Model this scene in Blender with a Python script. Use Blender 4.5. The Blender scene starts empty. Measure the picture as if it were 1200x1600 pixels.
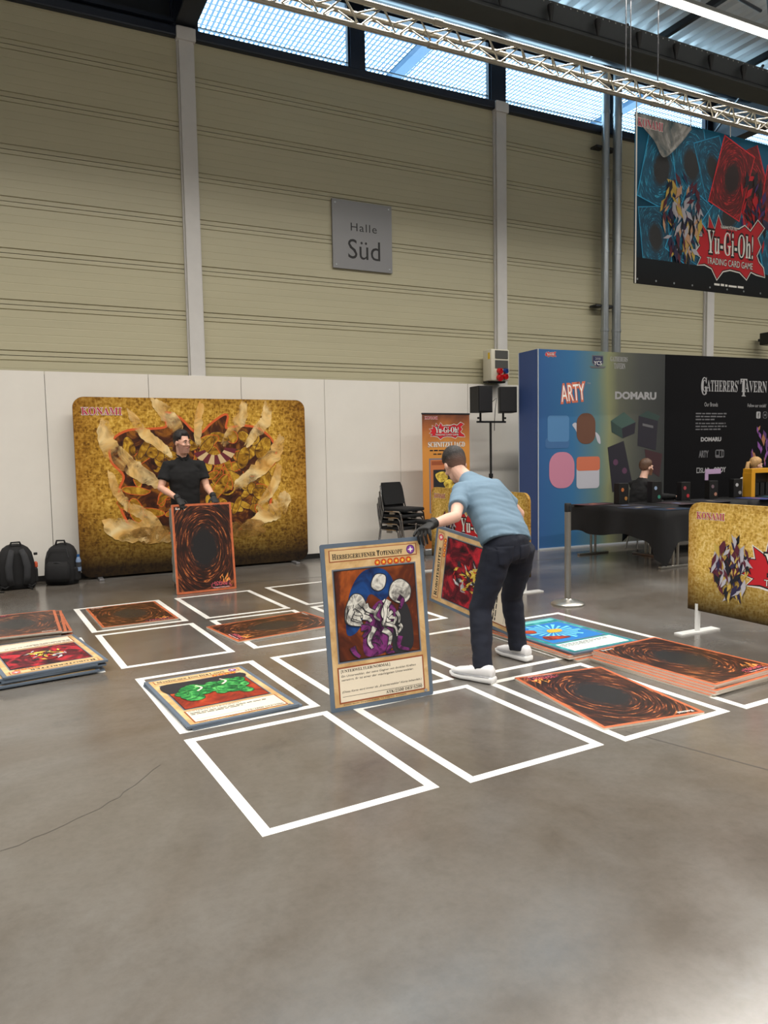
import bpy, bmesh, math, random
from mathutils import Vector, Matrix, noise
from math import pi, sin, cos, radians

random.seed(7)
SC = bpy.context.scene
COL = SC.collection


def S(r, g, b):
    """sRGB 0-255 to linear"""
    def f(v):
        v /= 255.0
        return v / 12.92 if v <= 0.04045 else ((v + 0.055) / 1.055) ** 2.4
    return (f(r), f(g), f(b))


# ------------------------------------------------------------------ camera
CAM_FWD = Vector((0.44760, 0.89079, -0.07874))
CAM_RIGHT = Vector((0.89354, -0.44876, 0.00000))
_roll = radians(-1.0346)
_up0 = CAM_RIGHT.cross(CAM_FWD)
cr = (cos(_roll) * CAM_RIGHT + sin(_roll) * _up0).normalized()
cu = (-sin(_roll) * CAM_RIGHT + cos(_roll) * _up0).normalized()
cf = CAM_FWD.normalized()
cam_d = bpy.data.cameras.new('camera')
cam = bpy.data.objects.new('camera', cam_d)
COL.objects.link(cam)
cam.matrix_world = Matrix(((cr.x, cu.x, -cf.x, 0), (cr.y, cu.y, -cf.y, 0), (cr.z, cu.z, -cf.z, 1.54), (0, 0, 0, 1)))
cam_d.sensor_fit = 'VERTICAL'
cam_d.sensor_height = 36.0
cam_d.lens = 1173.3 / 1600.0 * 36.0
cam_d.clip_start = 0.05
cam_d.clip_end = 200
SC.camera = cam

# ------------------------------------------------------------------ world, light, exposure
SC.view_settings.view_transform = 'Standard'
SC.view_settings.look = 'None'
SC.view_settings.gamma = 1.0
SC.view_settings.use_curve_mapping = False
SC.view_settings.exposure = 0.0

world = bpy.data.worlds.new('sky')
SC.world = world
world.use_nodes = True
bg = world.node_tree.nodes['Background']
bg.inputs['Color'].default_value = (0.62, 0.86, 1.0, 1)
bg.inputs['Strength'].default_value = 8.0

LAMP_ROWS = [(6.6, 6.70), (1.2, 6.70), (-4.2, 6.70), (-9.6, 6.70), (-15.0, 6.70)]   # Y, Z of the linear lamp rows
LAMP_X = (-9.0, 21.0)
LAMP_POWER = 1080.0
for i, (ly, lz) in enumerate(LAMP_ROWS):
    ld = bpy.data.lights.new('linear_lamp_light', 'AREA')
    ld.shape = 'RECTANGLE'
    ld.size = LAMP_X[1] - LAMP_X[0]
    ld.size_y = 0.09
    ld.energy = LAMP_POWER
    ld.color = (1.0, 0.95, 0.88)
    ld.spread = radians(144)
    lo = bpy.data.objects.new('linear_lamp_light', ld)
    COL.objects.link(lo)
    lo.location = ((LAMP_X[0] + LAMP_X[1]) / 2, ly, lz - 0.06)
    ud = bpy.data.lights.new('added_deck_uplight', 'AREA')      # added upward light along each row, brightens the roof deck
    ud.shape = 'RECTANGLE'
    ud.size = LAMP_X[1] - LAMP_X[0]
    ud.size_y = 0.06
    ud.energy = 150.0
    ud.color = (1.0, 0.95, 0.88)
    uo = bpy.data.objects.new('added_deck_uplight', ud)
    COL.objects.link(uo)
    uo.location = ((LAMP_X[0] + LAMP_X[1]) / 2, ly, lz + 0.06)
    uo.rotation_euler = (pi, 0, 0)

# ------------------------------------------------------------------ materials
MATS = {}


def nmat(name):
    m = bpy.data.materials.new(name)
    m.use_nodes = True
    MATS[name] = m
    nt = m.node_tree
    return m, nt, nt.nodes['Principled BSDF']


def N(nt, typ, **kw):
    n = nt.nodes.new(typ)
    for k, v in kw.items():
        setattr(n, k, v)
    return n


def lk(nt, a, b):
    nt.links.new(a, b)


def ramp(nt, fac, stops, interp='LINEAR'):
    r = N(nt, 'ShaderNodeValToRGB')
    r.color_ramp.interpolation = interp
    el = r.color_ramp.elements
    while len(el) < len(stops):
        el.new(0.5)
    for e, (p, c) in zip(el, stops):
        e.position = p
        e.color = (c[0], c[1], c[2], 1)
    lk(nt, fac, r.inputs['Fac'])
    return r.outputs['Color']


def mth(nt, op, a, b=None, c=None, clamp=False):
    n = N(nt, 'ShaderNodeMath', operation=op)
    n.use_clamp = clamp
    for i, v in enumerate((a, b, c)):
        if v is None:
            continue
        if isinstance(v, (int, float)):
            n.inputs[i].default_value = v
        else:
            lk(nt, v, n.inputs[i])
    return n.outputs[0]


def mixc(nt, fac, a, b, blend='MIX'):
    n = N(nt, 'ShaderNodeMix', data_type='RGBA', blend_type=blend)
    for sock, v in ((n.inputs['Factor'], fac), (n.inputs[6], a), (n.inputs[7], b)):
        if isinstance(v, (int, float)):
            sock.default_value = v
        elif isinstance(v, tuple):
            sock.default_value = (v[0], v[1], v[2], 1)
        else:
            lk(nt, v, sock)
    return n.outputs[2]


def noise_fac(nt, scale, detail=4, rough=0.6, vec=None, dist=0.0, coord='Object', stretch=None):
    if vec is None:
        tc = N(nt, 'ShaderNodeTexCoord')
        vec = tc.outputs[coord]
    if stretch:
        mp = N(nt, 'ShaderNodeMapping')
        mp.inputs['Scale'].default_value = stretch
        lk(nt, vec, mp.inputs['Vector'])
        vec = mp.outputs[0]
    n = N(nt, 'ShaderNodeTexNoise')
    n.inputs['Scale'].default_value = scale
    n.inputs['Detail'].default_value = detail
    n.inputs['Roughness'].default_value = rough
    n.inputs['Distortion'].default_value = dist
    lk(nt, vec, n.inputs['Vector'])
    return n.outputs['Fac']


def mat(name, col, rough=0.6, metal=0.0, var=0.0, vscale=6.0, bump=0.0, bscale=60.0, spec=0.5, emit=None, estr=1.0, stretch=None, trans=0.0):
    if name in MATS:
        return MATS[name]
    m, nt, b = nmat(name)
    b.inputs['Roughness'].default_value = rough
    b.inputs['Metallic'].default_value = metal
    b.inputs['Specular IOR Level'].default_value = spec
    b.inputs['Base Color'].default_value = (col[0], col[1], col[2], 1)
    if var > 0:
        f = noise_fac(nt, vscale, stretch=stretch)
        lo = tuple(max(0, c * (1 - var)) for c in col)
        hi = tuple(min(1, c * (1 + var)) for c in col)
        lk(nt, ramp(nt, f, [(0.3, lo), (0.7, hi)]), b.inputs['Base Color'])
    if bump > 0:
        f2 = noise_fac(nt, bscale, detail=3, stretch=stretch)
        bp = N(nt, 'ShaderNodeBump')
        bp.inputs['Strength'].default_value = bump
        bp.inputs['Distance'].default_value = 0.01
        lk(nt, f2, bp.inputs['Height'])
        lk(nt, bp.outputs[0], b.inputs['Normal'])
    if emit:
        b.inputs['Emission Color'].default_value = (emit[0], emit[1], emit[2], 1)
        b.inputs['Emission Strength'].default_value = estr
    if trans:
        b.inputs['Transmission Weight'].default_value = trans
    return m


def floor_material():
    m, nt, b = nmat('polished_concrete')
    tc = N(nt, 'ShaderNodeTexCoord')
    v = tc.outputs['Object']
    big = noise_fac(nt, 0.55, 5, 0.62, v, 0.6)
    mid = noise_fac(nt, 2.2, 6, 0.7, v, 0.3)
    fine = noise_fac(nt, 28.0, 4, 0.7, v)
    c1 = ramp(nt, big, [(0.30, S(88, 80, 71)), (0.5, S(101, 96, 90)), (0.70, S(114, 112, 109))])
    c2 = ramp(nt, mid, [(0.28, (0.84, 0.83, 0.82)), (0.5, (0.98, 0.98, 0.98)), (0.75, (1.08, 1.08, 1.09))])
    c3 = ramp(nt, fine, [(0.32, (0.93, 0.93, 0.93)), (0.6, (1.02, 1.02, 1.02))])
    col = mixc(nt, 1.0, mixc(nt, 1.0, c1, c2, 'MULTIPLY'), c3, 'MULTIPLY')
    # worn darker blotches with a ragged edge
    st = noise_fac(nt, 0.9, 8, 0.72, v, 1.2)
    blot = ramp(nt, st, [(0.60, (1, 1, 1)), (0.68, (0.86, 0.865, 0.88))])
    col = mixc(nt, 1.0, col, blot, 'MULTIPLY')
    lk(nt, col, b.inputs['Base Color'])
    rr = ramp(nt, mid, [(0.3, (0.15, 0.15, 0.15)), (0.7, (0.23, 0.23, 0.23))])
    lk(nt, rr, b.inputs['Roughness'])
    b.inputs['Specular IOR Level'].default_value = 0.65
    bp = N(nt, 'ShaderNodeBump')
    bp.inputs['Strength'].default_value = 0.02
    bp.inputs['Distance'].default_value = 0.01
    lk(nt, mid, bp.inputs['Height'])
    lk(nt, bp.outputs[0], b.inputs['Normal'])
    return m


def swirl_material(name, dark, mid, hot, oval, border, hw, hh, bw, spin=2.6, bright=1.0):
    """whirl of thin streaks round a dark oval, with a plain border; local XY in metres about the face centre"""
    m, nt, b = nmat(name)
    b.inputs['Roughness'].default_value = 0.38
    tc = N(nt, 'ShaderNodeTexCoord')
    sp = N(nt, 'ShaderNodeSeparateXYZ')
    lk(nt, tc.outputs['Object'], sp.inputs[0])
    x, y = sp.outputs[0], sp.outputs[1]
    u = mth(nt, 'DIVIDE', x, hw)
    w = mth(nt, 'DIVIDE', y, hh)
    r = mth(nt, 'SQRT', mth(nt, 'ADD', mth(nt, 'MULTIPLY', u, u), mth(nt, 'MULTIPLY', w, w)))
    th = mth(nt, 'ARCTAN2', w, u)
    ph = mth(nt, 'ADD', th, mth(nt, 'MULTIPLY', mth(nt, 'LOGARITHM', mth(nt, 'ADD', r, 0.05), 2.718), spin))
    cx = N(nt, 'ShaderNodeCombineXYZ')
    lk(nt, mth(nt, 'MULTIPLY', mth(nt, 'COSINE', ph), 0.9), cx.inputs[0])
    lk(nt, mth(nt, 'MULTIPLY', mth(nt, 'SINE', ph), 0.9), cx.inputs[1])
    lk(nt, mth(nt, 'MULTIPLY', r, 9.5), cx.inputs[2])
    f = noise_fac(nt, 2.9, 4, 0.6, cx.outputs[0], 0.4)
    streak = ramp(nt, f, [(0.46, dark), (0.565, tuple(0.35 * (a + c) for a, c in zip(dark, mid))), (0.62, mid), (0.665, hot), (0.70, mid), (0.76, dark)])
    # oval centre
    ov = mth(nt, 'SUBTRACT', r, 0.36)
    ovf = mth(nt, 'MULTIPLY', ov, 5.0, clamp=True)
    col = mixc(nt, ovf, oval, streak)
    # border
    au = mth(nt, 'SUBTRACT', mth(nt, 'ABSOLUTE', x), hw - bw)
    aw = mth(nt, 'SUBTRACT', mth(nt, 'ABSOLUTE', y), hh - bw)
    e = mth(nt, 'GREATER_THAN', mth(nt, 'MAXIMUM', au, aw), 0.0)
    bn = noise_fac(nt, 9, 3, 0.6, tc.outputs['Object'])
    bc = ramp(nt, bn, [(0.3, tuple(c * 0.75 for c in border)), (0.7, tuple(min(1, c * 1.2) for c in border))])
    col = mixc(nt, e, col, bc)
    lk(nt, col, b.inputs['Base Color'])
    return m


def mosaic_material(name, stops, h, dark0=0.0, dark1=0.25, cell=26.0, edge=0.25, w=3.0):
    """gold fabric print of small blocky glyph-like tiles fading to dark at the foot (y is up, metres)"""
    m, nt, b = nmat(name)
    b.inputs['Roughness'].default_value = 0.75
    b.inputs['Specular IOR Level'].default_value = 0.25
    tc = N(nt, 'ShaderNodeTexCoord')
    v = tc.outputs['Object']
    vo = N(nt, 'ShaderNodeTexVoronoi', distance='MANHATTAN', feature='F1')
    vo.inputs['Scale'].default_value = cell * 1.1
    vo.inputs['Randomness'].default_value = 0.9
    lk(nt, v, vo.inputs['Vector'])
    v2 = N(nt, 'ShaderNodeTexVoronoi', distance='CHEBYCHEV', feature='F1')
    v2.inputs['Scale'].default_value = cell * 2.1
    lk(nt, v, v2.inputs['Vector'])
    bw = N(nt, 'ShaderNodeRGBToBW')
    lk(nt, v2.outputs['Color'], bw.inputs[0])
    weave = noise_fac(nt, cell * 1.3, 2, 0.5, v, stretch=(0.35, 2.2, 1))
    weav2 = noise_fac(nt, cell * 1.3, 2, 0.5, v, stretch=(2.2, 0.35, 1))
    big = noise_fac(nt, 1.6, 3, 0.6, v)
    t = mth(nt, 'ADD', mth(nt, 'MULTIPLY', vo.outputs['Distance'], 0.22), mth(nt, 'MULTIPLY', bw.outputs[0], 0.26))
    t = mth(nt, 'ADD', t, mth(nt, 'MULTIPLY', mth(nt, 'MAXIMUM', weave, weav2), 0.55))
    t = mth(nt, 'ADD', t, mth(nt, 'MULTIPLY', mth(nt, 'SUBTRACT', big, 0.62), 0.35))
    col = ramp(nt, t, stops)
    sp = N(nt, 'ShaderNodeSeparateXYZ')
    lk(nt, v, sp.inputs[0])
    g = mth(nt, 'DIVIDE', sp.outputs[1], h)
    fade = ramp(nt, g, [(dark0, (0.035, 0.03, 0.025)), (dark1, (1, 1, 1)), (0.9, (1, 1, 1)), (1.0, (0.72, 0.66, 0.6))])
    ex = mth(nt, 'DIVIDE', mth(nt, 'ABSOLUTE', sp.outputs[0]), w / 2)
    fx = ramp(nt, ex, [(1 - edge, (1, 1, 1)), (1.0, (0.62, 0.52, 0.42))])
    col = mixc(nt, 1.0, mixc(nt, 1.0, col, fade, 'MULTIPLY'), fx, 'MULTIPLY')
    lk(nt, col, b.inputs['Base Color'])
    return m


def marble_material(name, stops, scale=3.0, dist=2.5, rough=0.5, detail=4):
    m, nt, b = nmat(name)
    b.inputs['Roughness'].default_value = rough
    b.inputs['Specular IOR Level'].default_value = 0.3
    f = noise_fac(nt, scale, detail, 0.6, None, dist)
    lk(nt, ramp(nt, f, stops), b.inputs['Base Color'])
    return m


def fadex_material(name, stops, w, axis=0, rough=0.7, nscale=2.0, namt=0.15):
    """print that changes colour along one local axis (0..w)"""
    m, nt, b = nmat(name)
    b.inputs['Roughness'].default_value = rough
    b.inputs['Specular IOR Level'].default_value = 0.25
    tc = N(nt, 'ShaderNodeTexCoord')
    sp = N(nt, 'ShaderNodeSeparateXYZ')
    lk(nt, tc.outputs['Object'], sp.inputs[0])
    f = noise_fac(nt, nscale, 3, 0.5, tc.outputs['Object'], 1.0)
    t = mth(nt, 'ADD', mth(nt, 'DIVIDE', sp.outputs[axis], w), mth(nt, 'MULTIPLY', mth(nt, 'SUBTRACT', f, 0.5), namt))
    lk(nt, ramp(nt, t, stops), b.inputs['Base Color'])
    return m


# ------------------------------------------------------------------ mesh building
class B:
    """collects shapes; build() links them as one mesh object"""

    def __init__(s):
        s.v = []
        s.f = []
        s.m = []

    def add(s, vs, fs, mi=0, mx=None):
        o = len(s.v)
        for p in vs:
            p = Vector(p)
            s.v.append(mx @ p if mx else p)
        for f in fs:
            s.f.append([o + i for i in f])
            s.m.append(mi)
        return s

    def box(s, c, d, mi=0, mx=None, bev=0.0):
        x, y, z = c
        a, b_, e = d[0] / 2, d[1] / 2, d[2] / 2
        if bev <= 0:
            vs = [(x + i * a, y + j * b_, z + k * e) for k in (-1, 1) for j in (-1, 1) for i in (-1, 1)]
            return s.add(vs, [(0, 2, 3, 1), (4, 5, 7, 6), (0, 1, 5, 4), (2, 6, 7, 3), (0, 4, 6, 2), (1, 3, 7, 5)], mi, mx)
        bm = bmesh.new()
        bmesh.ops.create_cube(bm, size=1.0)
        for v in bm.verts:
            v.co = Vector((x + v.co.x * d[0], y + v.co.y * d[1], z + v.co.z * d[2]))
        bmesh.ops.bevel(bm, geom=list(bm.edges), offset=bev, segments=2, affect='EDGES', profile=0.5)
        return s.bm(bm, mi, mx)

    def bm(s, bm, mi=0, mx=None):
        bm.verts.index_update()
        vs = [v.co.copy() for v in bm.verts]
        fs = [[v.index for v in f.verts] for f in bm.faces]
        bm.free()
        return s.add(vs, fs, mi, mx)

    def bar(s, p, q, r, seg=10, r2=None, mi=0, caps=True):
        return s.tube([p, q], r if r2 is None else [r, r2], seg, mi, caps)

    def tube(s, path, r, seg=10, mi=0, caps=True, flat=1.0, upv=None):
        path = [Vector(p) for p in path]
        n = len(path)
        rs = r if isinstance(r, (list, tuple)) else [r] * n
        t0 = (path[1] - path[0]).normalized()
        ref = Vector(upv) if upv else (Vector((0, 0, 1)) if abs(t0.z) < 0.9 else Vector((1, 0, 0)))
        a = t0.cross(ref).normalized()
        vs, fs = [], []
        for i, p in enumerate(path):
            if i == 0:
                t = t0
            elif i == n - 1:
                t = (path[i] - path[i - 1]).normalized()
            else:
                t = ((path[i + 1] - path[i]).normalized() + (path[i] - path[i - 1]).normalized())
                t = t.normalized() if t.length > 1e-6 else t0
            a = (a - t * a.dot(t)).normalized()
            b_ = t.cross(a)
            for k in range(seg):
                an = 2 * pi * k / seg
                vs.append(p + a * (cos(an) * rs[i]) + b_ * (sin(an) * rs[i] * flat))
        for i in range(n - 1):
            for k in range(seg):
                k2 = (k + 1) % seg
                fs.append((i * seg + k, i * seg + k2, (i + 1) * seg + k2, (i + 1) * seg + k))
        if caps:
            fs.append(tuple(range(seg))[::-1])
            fs.append(tuple((n - 1) * seg + k for k in range(seg)))
        return s.add(vs, fs, mi)

    def loft(s, rings, seg=20, mi=0):
        """rings: (centre, xaxis, yaxis) with axes already scaled to the half sizes; superellipse power optional"""
        vs, fs = [], []
        for ring in rings:
            c, ax, ay = Vector(ring[0]), Vector(ring[1]), Vector(ring[2])
            pw = ring[3] if len(ring) > 3 else 2.0
            for k in range(seg):
                an = 2 * pi * k / seg
                cx, sx = cos(an), sin(an)
                if pw != 2.0:
                    cx = math.copysign(abs(cx) ** (2 / pw), cx)
                    sx = math.copysign(abs(sx) ** (2 / pw), sx)
                vs.append(c + ax * cx + ay * sx)
        n = len(rings)
        for i in range(n - 1):
            for k in range(seg):
                k2 = (k + 1) % seg
                fs.append((i * seg + k, i * seg + k2, (i + 1) * seg + k2, (i + 1) * seg + k))
        fs.append(tuple(range(seg))[::-1])
        fs.append(tuple((n - 1) * seg + k for k in range(seg)))
        return s.add(vs, fs, mi)

    def lathe(s, prof, c=(0, 0, 0), seg=24, mi=0):
        vs, fs = [], []
        for (r, z) in prof:
            for k in range(seg):
                an = 2 * pi * k / seg
                vs.append((c[0] + r * cos(an), c[1] + r * sin(an), c[2] + z))
        n = len(prof)
        for i in range(n - 1):
            for k in range(seg):
                k2 = (k + 1) % seg
                fs.append((i * seg + k, i * seg + k2, (i + 1) * seg + k2, (i + 1) * seg + k))
        fs.append(tuple(range(seg))[::-1])
        fs.append(tuple((n - 1) * seg + k for k in range(seg)))
        return s.add(vs, fs, mi)

    def ball(s, c, r, seg=16, mi=0, mx=None):
        if isinstance(r, (int, float)):
            r = (r, r, r)
        vs, fs = [], []
        rows = max(6, seg // 2)
        for j in range(1, rows):
            ph = pi * j / rows
            for k in range(seg):
                an = 2 * pi * k / seg
                vs.append(Vector((r[0] * sin(ph) * cos(an), r[1] * sin(ph) * sin(an), r[2] * cos(ph))))
        for j in range(rows - 2):
            for k in range(seg):
                k2 = (k + 1) % seg
                fs.append((j * seg + k, (j + 1) * seg + k, (j + 1) * seg + k2, j * seg + k2))
        top = len(vs)
        vs.append(Vector((0, 0, r[2])))
        vs.append(Vector((0, 0, -r[2])))
        for k in range(seg):
            k2 = (k + 1) % seg
            fs.append((top, k, k2))
            fs.append((top + 1, (rows - 2) * seg + k2, (rows - 2) * seg + k))
        M_ = Matrix.Translation(Vector(c)) @ (mx.to_4x4() if mx else Matrix())
        return s.add([M_ @ v for v in vs], fs, mi)

    def prism(s, poly, z0, z1, mi=0, mx=None, side_mi=None):
        """polygon in local XY between z0 and z1"""
        n = len(poly)
        vs = [(p[0], p[1], z0) for p in poly] + [(p[0], p[1], z1) for p in poly]
        o = len(s.v)
        s.add(vs, [tuple(range(n))[::-1], tuple(range(n, 2 * n))], mi, mx)
        for i in range(n):
            j = (i + 1) % n
            s.f.append([o + i, o + j, o + n + j, o + n + i])
            s.m.append(mi if side_mi is None else side_mi)
        return s

    def flat(s, poly, z, mi=0):
        return s.add([(p[0], p[1], z) for p in poly], [tuple(range(len(poly)))], mi)

    def build(s, name, mats, parent=None, smooth=False, mx=None):
        me = bpy.data.meshes.new(name)
        me.from_pydata([tuple(v) for v in s.v], [], s.f)
        ml = mats if isinstance(mats, (list, tuple)) else [mats]
        for m_ in ml:
            me.materials.append(m_)
        if len(ml) > 1:
            me.polygons.foreach_set('material_index', s.m)
        if smooth:
            me.polygons.foreach_set('use_smooth', [True] * len(me.polygons))
            if smooth != 'all':
                try:
                    me.set_sharp_from_angle(angle=radians(40))
                except Exception:
                    pass
        me.update()
        o = bpy.data.objects.new(name, me)
        COL.objects.link(o)
        if parent:
            o.parent = parent
        if mx:
            o.matrix_basis = mx
        return o


def tag(o, label=None, cat=None, group=None, kind=None):
    if label:
        o['label'] = label
    if cat:
        o['category'] = cat
    if group:
        o['group'] = group
    if kind:
        o['kind'] = kind
    return o


def thing(name, label, cat, mx=None, group=None):
    o = bpy.data.objects.new(name, None)
    o.empty_display_size = 0.1
    COL.objects.link(o)
    if mx is not None:
        o.matrix_basis = mx
    return tag(o, label, cat, group)


def copy_tree(o, parent=None):
    c = o.copy()
    COL.objects.link(c)
    c.parent = parent
    for ch in o.children:
        copy_tree(ch, c)
    return c


def frame(o, x, y):
    """matrix with local x, y (z = x cross y) at o"""
    x = Vector(x).normalized()
    y = Vector(y)
    y = (y - x * y.dot(x)).normalized()
    z = x.cross(y)
    o = Vector(o)
    return Matrix(((x.x, y.x, z.x, o.x), (x.y, y.y, z.y, o.y), (x.z, y.z, z.z, o.z), (0, 0, 0, 1)))


def T(x, y, z):
    return Matrix.Translation((x, y, z))


def RZ(a):
    return Matrix.Rotation(radians(a), 4, 'Z')


def rrect(x0, y0, x1, y1, r=0.0, seg=6, corners='all'):
    if r <= 0:
        return [(x0, y0), (x1, y0), (x1, y1), (x0, y1)]
    pts = []
    for (cx, cy, a0, tagc) in ((x1 - r, y0 + r, -90, 'b'), (x1 - r, y1 - r, 0, 't'), (x0 + r, y1 - r, 90, 't'), (x0 + r, y0 + r, 180, 'b')):
        if corners == 'top' and tagc == 'b':
            pts.append((x1 if a0 == -90 else x0, y0))
            continue
        for k in range(seg + 1):
            a = radians(a0 + 90.0 * k / seg)
            pts.append((cx + r * cos(a), cy + r * sin(a)))
    return pts


def ell(cx, cy, rx, ry, n=24, a0=0.0):
    ca, sa = cos(a0), sin(a0)
    return [(cx + rx * cos(2 * pi * k / n) * ca - ry * sin(2 * pi * k / n) * sa, cy + rx * cos(2 * pi * k / n) * sa + ry * sin(2 * pi * k / n) * ca) for k in range(n)]


def starp(cx, cy, r, r2, n=5, a0=pi / 2):
    return [(cx + (r if k % 2 == 0 else r2) * cos(a0 + pi * k / n), cy + (r if k % 2 == 0 else r2) * sin(a0 + pi * k / n)) for k in range(2 * n)]


def spline(pts, n=6):
    """closed smooth curve through points"""
    out = []
    m = len(pts)
    for i in range(m):
        p0, p1, p2, p3 = (Vector(pts[(i + k - 1) % m]) for k in range(4))
        for k in range(n):
            t = k / n
            q = 0.5 * ((2 * p1) + (p2 - p0) * t + (2 * p0 - 5 * p1 + 4 * p2 - p3) * t * t + (3 * p1 - p0 - 3 * p2 + p3) * t ** 3)
            out.append((q.x, q.y))
    return out


def grow(poly, d):
    """offset a closed polygon outwards by d"""
    n = len(poly)
    ar = sum(poly[i][0] * poly[(i + 1) % n][1] - poly[(i + 1) % n][0] * poly[i][1] for i in range(n))
    sg = 1 if ar > 0 else -1
    out = []
    for i in range(n):
        a, b_, c = Vector(poly[i - 1]), Vector(poly[i]), Vector(poly[(i + 1) % n])
        e1, e2 = (b_ - a), (c - b_)
        nn = Vector((e1.y, -e1.x)).normalized() + Vector((e2.y, -e2.x)).normalized() if e1.length and e2.length else Vector((0, 0))
        if nn.length > 1e-6:
            nn.normalize()
        out.append((b_.x + nn.x * d * sg, b_.y + nn.y * d * sg))
    return out


LAY = 0.0007


def fl(root, name, poly, m, layer, z0=0.0):
    """a flat printed patch; triangulated so that concave outlines fill properly"""
    bm = bmesh.new()
    vs = [bm.verts.new((p[0], p[1], z0 + layer * LAY)) for p in poly]
    f = bm.faces.new(vs)
    f.normal_update()
    if f.normal.z < 0:
        f.normal_flip()
    bmesh.ops.triangulate(bm, faces=[f])
    return B().bm(bm).build(name, m, root)


def flats(root, name, polys, mats, layer, z0=0.0):
    """several flat patches of one print: polys = [(poly, material index, layer offset)]"""
    b = B()
    for (poly, mi, lo) in polys:
        bm = bmesh.new()
        vs = [bm.verts.new((p[0], p[1], z0 + (layer + lo) * LAY)) for p in poly]
        try:
            f = bm.faces.new(vs)
        except ValueError:
            bm.free()
            continue
        f.normal_update()
        if f.normal.z < 0:
            f.normal_flip()
        bmesh.ops.triangulate(bm, faces=[f])
        b.bm(bm, mi)
    return b.build(name, mats, root)


def serif(s):
    out = ''
    for ch in s:
        if 'A' <= ch <= 'Z':
            out += chr(0x1D400 + ord(ch) - 65)
        elif 'a' <= ch <= 'z':
            out += chr(0x1D41A + ord(ch) - 97)
        elif '0' <= ch <= '9':
            out += chr(0x1D7CE + ord(ch) - 48)
        else:
            out += ch
    return out


_tc = {}
TMP = bpy.data.scenes.new('lettering')     # scratch scene for shaping the lettering, removed at the end


def scratch_graph():
    with bpy.context.temp_override(scene=TMP, view_layer=TMP.view_layers[0]):
        return bpy.context.evaluated_depsgraph_get()


def text_mesh(s, off=0.0, ital=0.0, space=1.0):
    key = (s, off, ital, space)
    if key in _tc:
        return _tc[key]
    cu_ = bpy.data.curves.new('text', 'FONT')
    cu_.body = s
    cu_.size = 1.0
    cu_.resolution_u = 3
    cu_.offset = off
    cu_.shear = ital
    cu_.space_character = space
    cu_.align_x = 'LEFT'
    to = bpy.data.objects.new('text', cu_)
    TMP.collection.objects.link(to)
    dg = scratch_graph()
    me = bpy.data.meshes.new_from_object(to.evaluated_get(dg))
    vs = [v.co.copy() for v in me.vertices]
    fs = [list(p.vertices) for p in me.polygons]
    bpy.data.meshes.remove(me)
    bpy.data.objects.remove(to)
    bpy.data.curves.remove(cu_)
    _tc[key] = (vs, fs)
    return _tc[key]


def text(root, name, s, x, y, m, layer, h=None, w=None, align='C', off=0.0, ital=0.0, rot=0.0, z0=0.0, ref=None, space=1.0):
    """writing as flat geometry fitted to a box: x,y is the anchor on the lower line of the box. ref = plain string that sets the fit"""
    vs, fs = text_mesh(s, off, ital, space)
    if not vs:
        return None
    rv = text_mesh(ref[0], ref[1], ital, space)[0] if ref else vs
    x0, x1 = min(v.x for v in rv), max(v.x for v in rv)
    y0, y1 = min(v.y for v in rv), max(v.y for v in rv)
    sy = h / (y1 - y0) if h else None
    sx = w / (x1 - x0) if w else None
    sx = sx or sy
    sy = sy or sx
    ax = {'C': (x0 + x1) / 2, 'L': x0, 'R': x1}[align]
    ca, sa = cos(rot), sin(rot)
    b = B()
    out = []
    for v in vs:
        px, py = (v.x - ax) * sx, (v.y - y0) * sy
        out.append((x + px * ca - py * sa, y + px * sa + py * ca, z0 + layer * LAY))
    b.add(out, fs)
    return b.build(name, m, root)


def outlined(root, name, s, x, y, m_in, m_out, layer, h=None, w=None, off=0.05, **kw):
    o = text(root, name, s, x, y, m_in, layer + 1, h, w, **kw)
    text(root, name + '_outline', s, x, y, m_out, layer, h, w, off=off, ref=(s, 0.0), **kw)
    return o


def remesh(builder, name, m, parent, voxel=0.012, smooth=4, disp=None, mats=None):
    """union of overlapping closed shapes as one continuous skin"""
    o = builder.build(name, m, None)
    COL.objects.unlink(o)
    TMP.collection.objects.link(o)
    r = o.modifiers.new('r', 'REMESH')
    r.mode = 'VOXEL'
    r.voxel_size = voxel
    if smooth:
        sm = o.modifiers.new('s', 'SMOOTH')
        sm.factor = 0.5
        sm.iterations = smooth
    dg = scratch_graph()
    me = bpy.data.meshes.new_from_object(o.evaluated_get(dg))
    old = o.data
    bpy.data.objects.remove(o)
    bpy.data.meshes.remove(old)
    me.name = name
    if disp:
        nrm = [v.normal.copy() for v in me.vertices]
        for v, n_ in zip(me.vertices, nrm):
            d = disp(v.co, n_)
            v.co = v.co + n_ * d
    me.polygons.foreach_set('use_smooth', [True] * len(me.polygons))
    if not me.materials:
        me.materials.append(m)
    me.update()
    o = bpy.data.objects.new(name, me)
    COL.objects.link(o)
    if parent:
        o.parent = parent
    return o

# ================================================================== the hall
def struct(o):
    o['kind'] = 'structure'
    return o


HX0, HX1, HY0, HY1, HZ = -12.0, 24.0, -18.0, 10.44, 8.32

m_floor = floor_material()
fl_o = struct(B().box(((HX0 + HX1) / 2, (HY0 + HY1 + 0.3) / 2, -0.05), (HX1 - HX0, HY1 - HY0 + 0.3, 0.1)).build('floor', m_floor))
m_crack = mat('crack_dark', S(52, 48, 43), 0.8)
m_joint = mat('joint_dark', S(66, 61, 56), 0.7)


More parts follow.
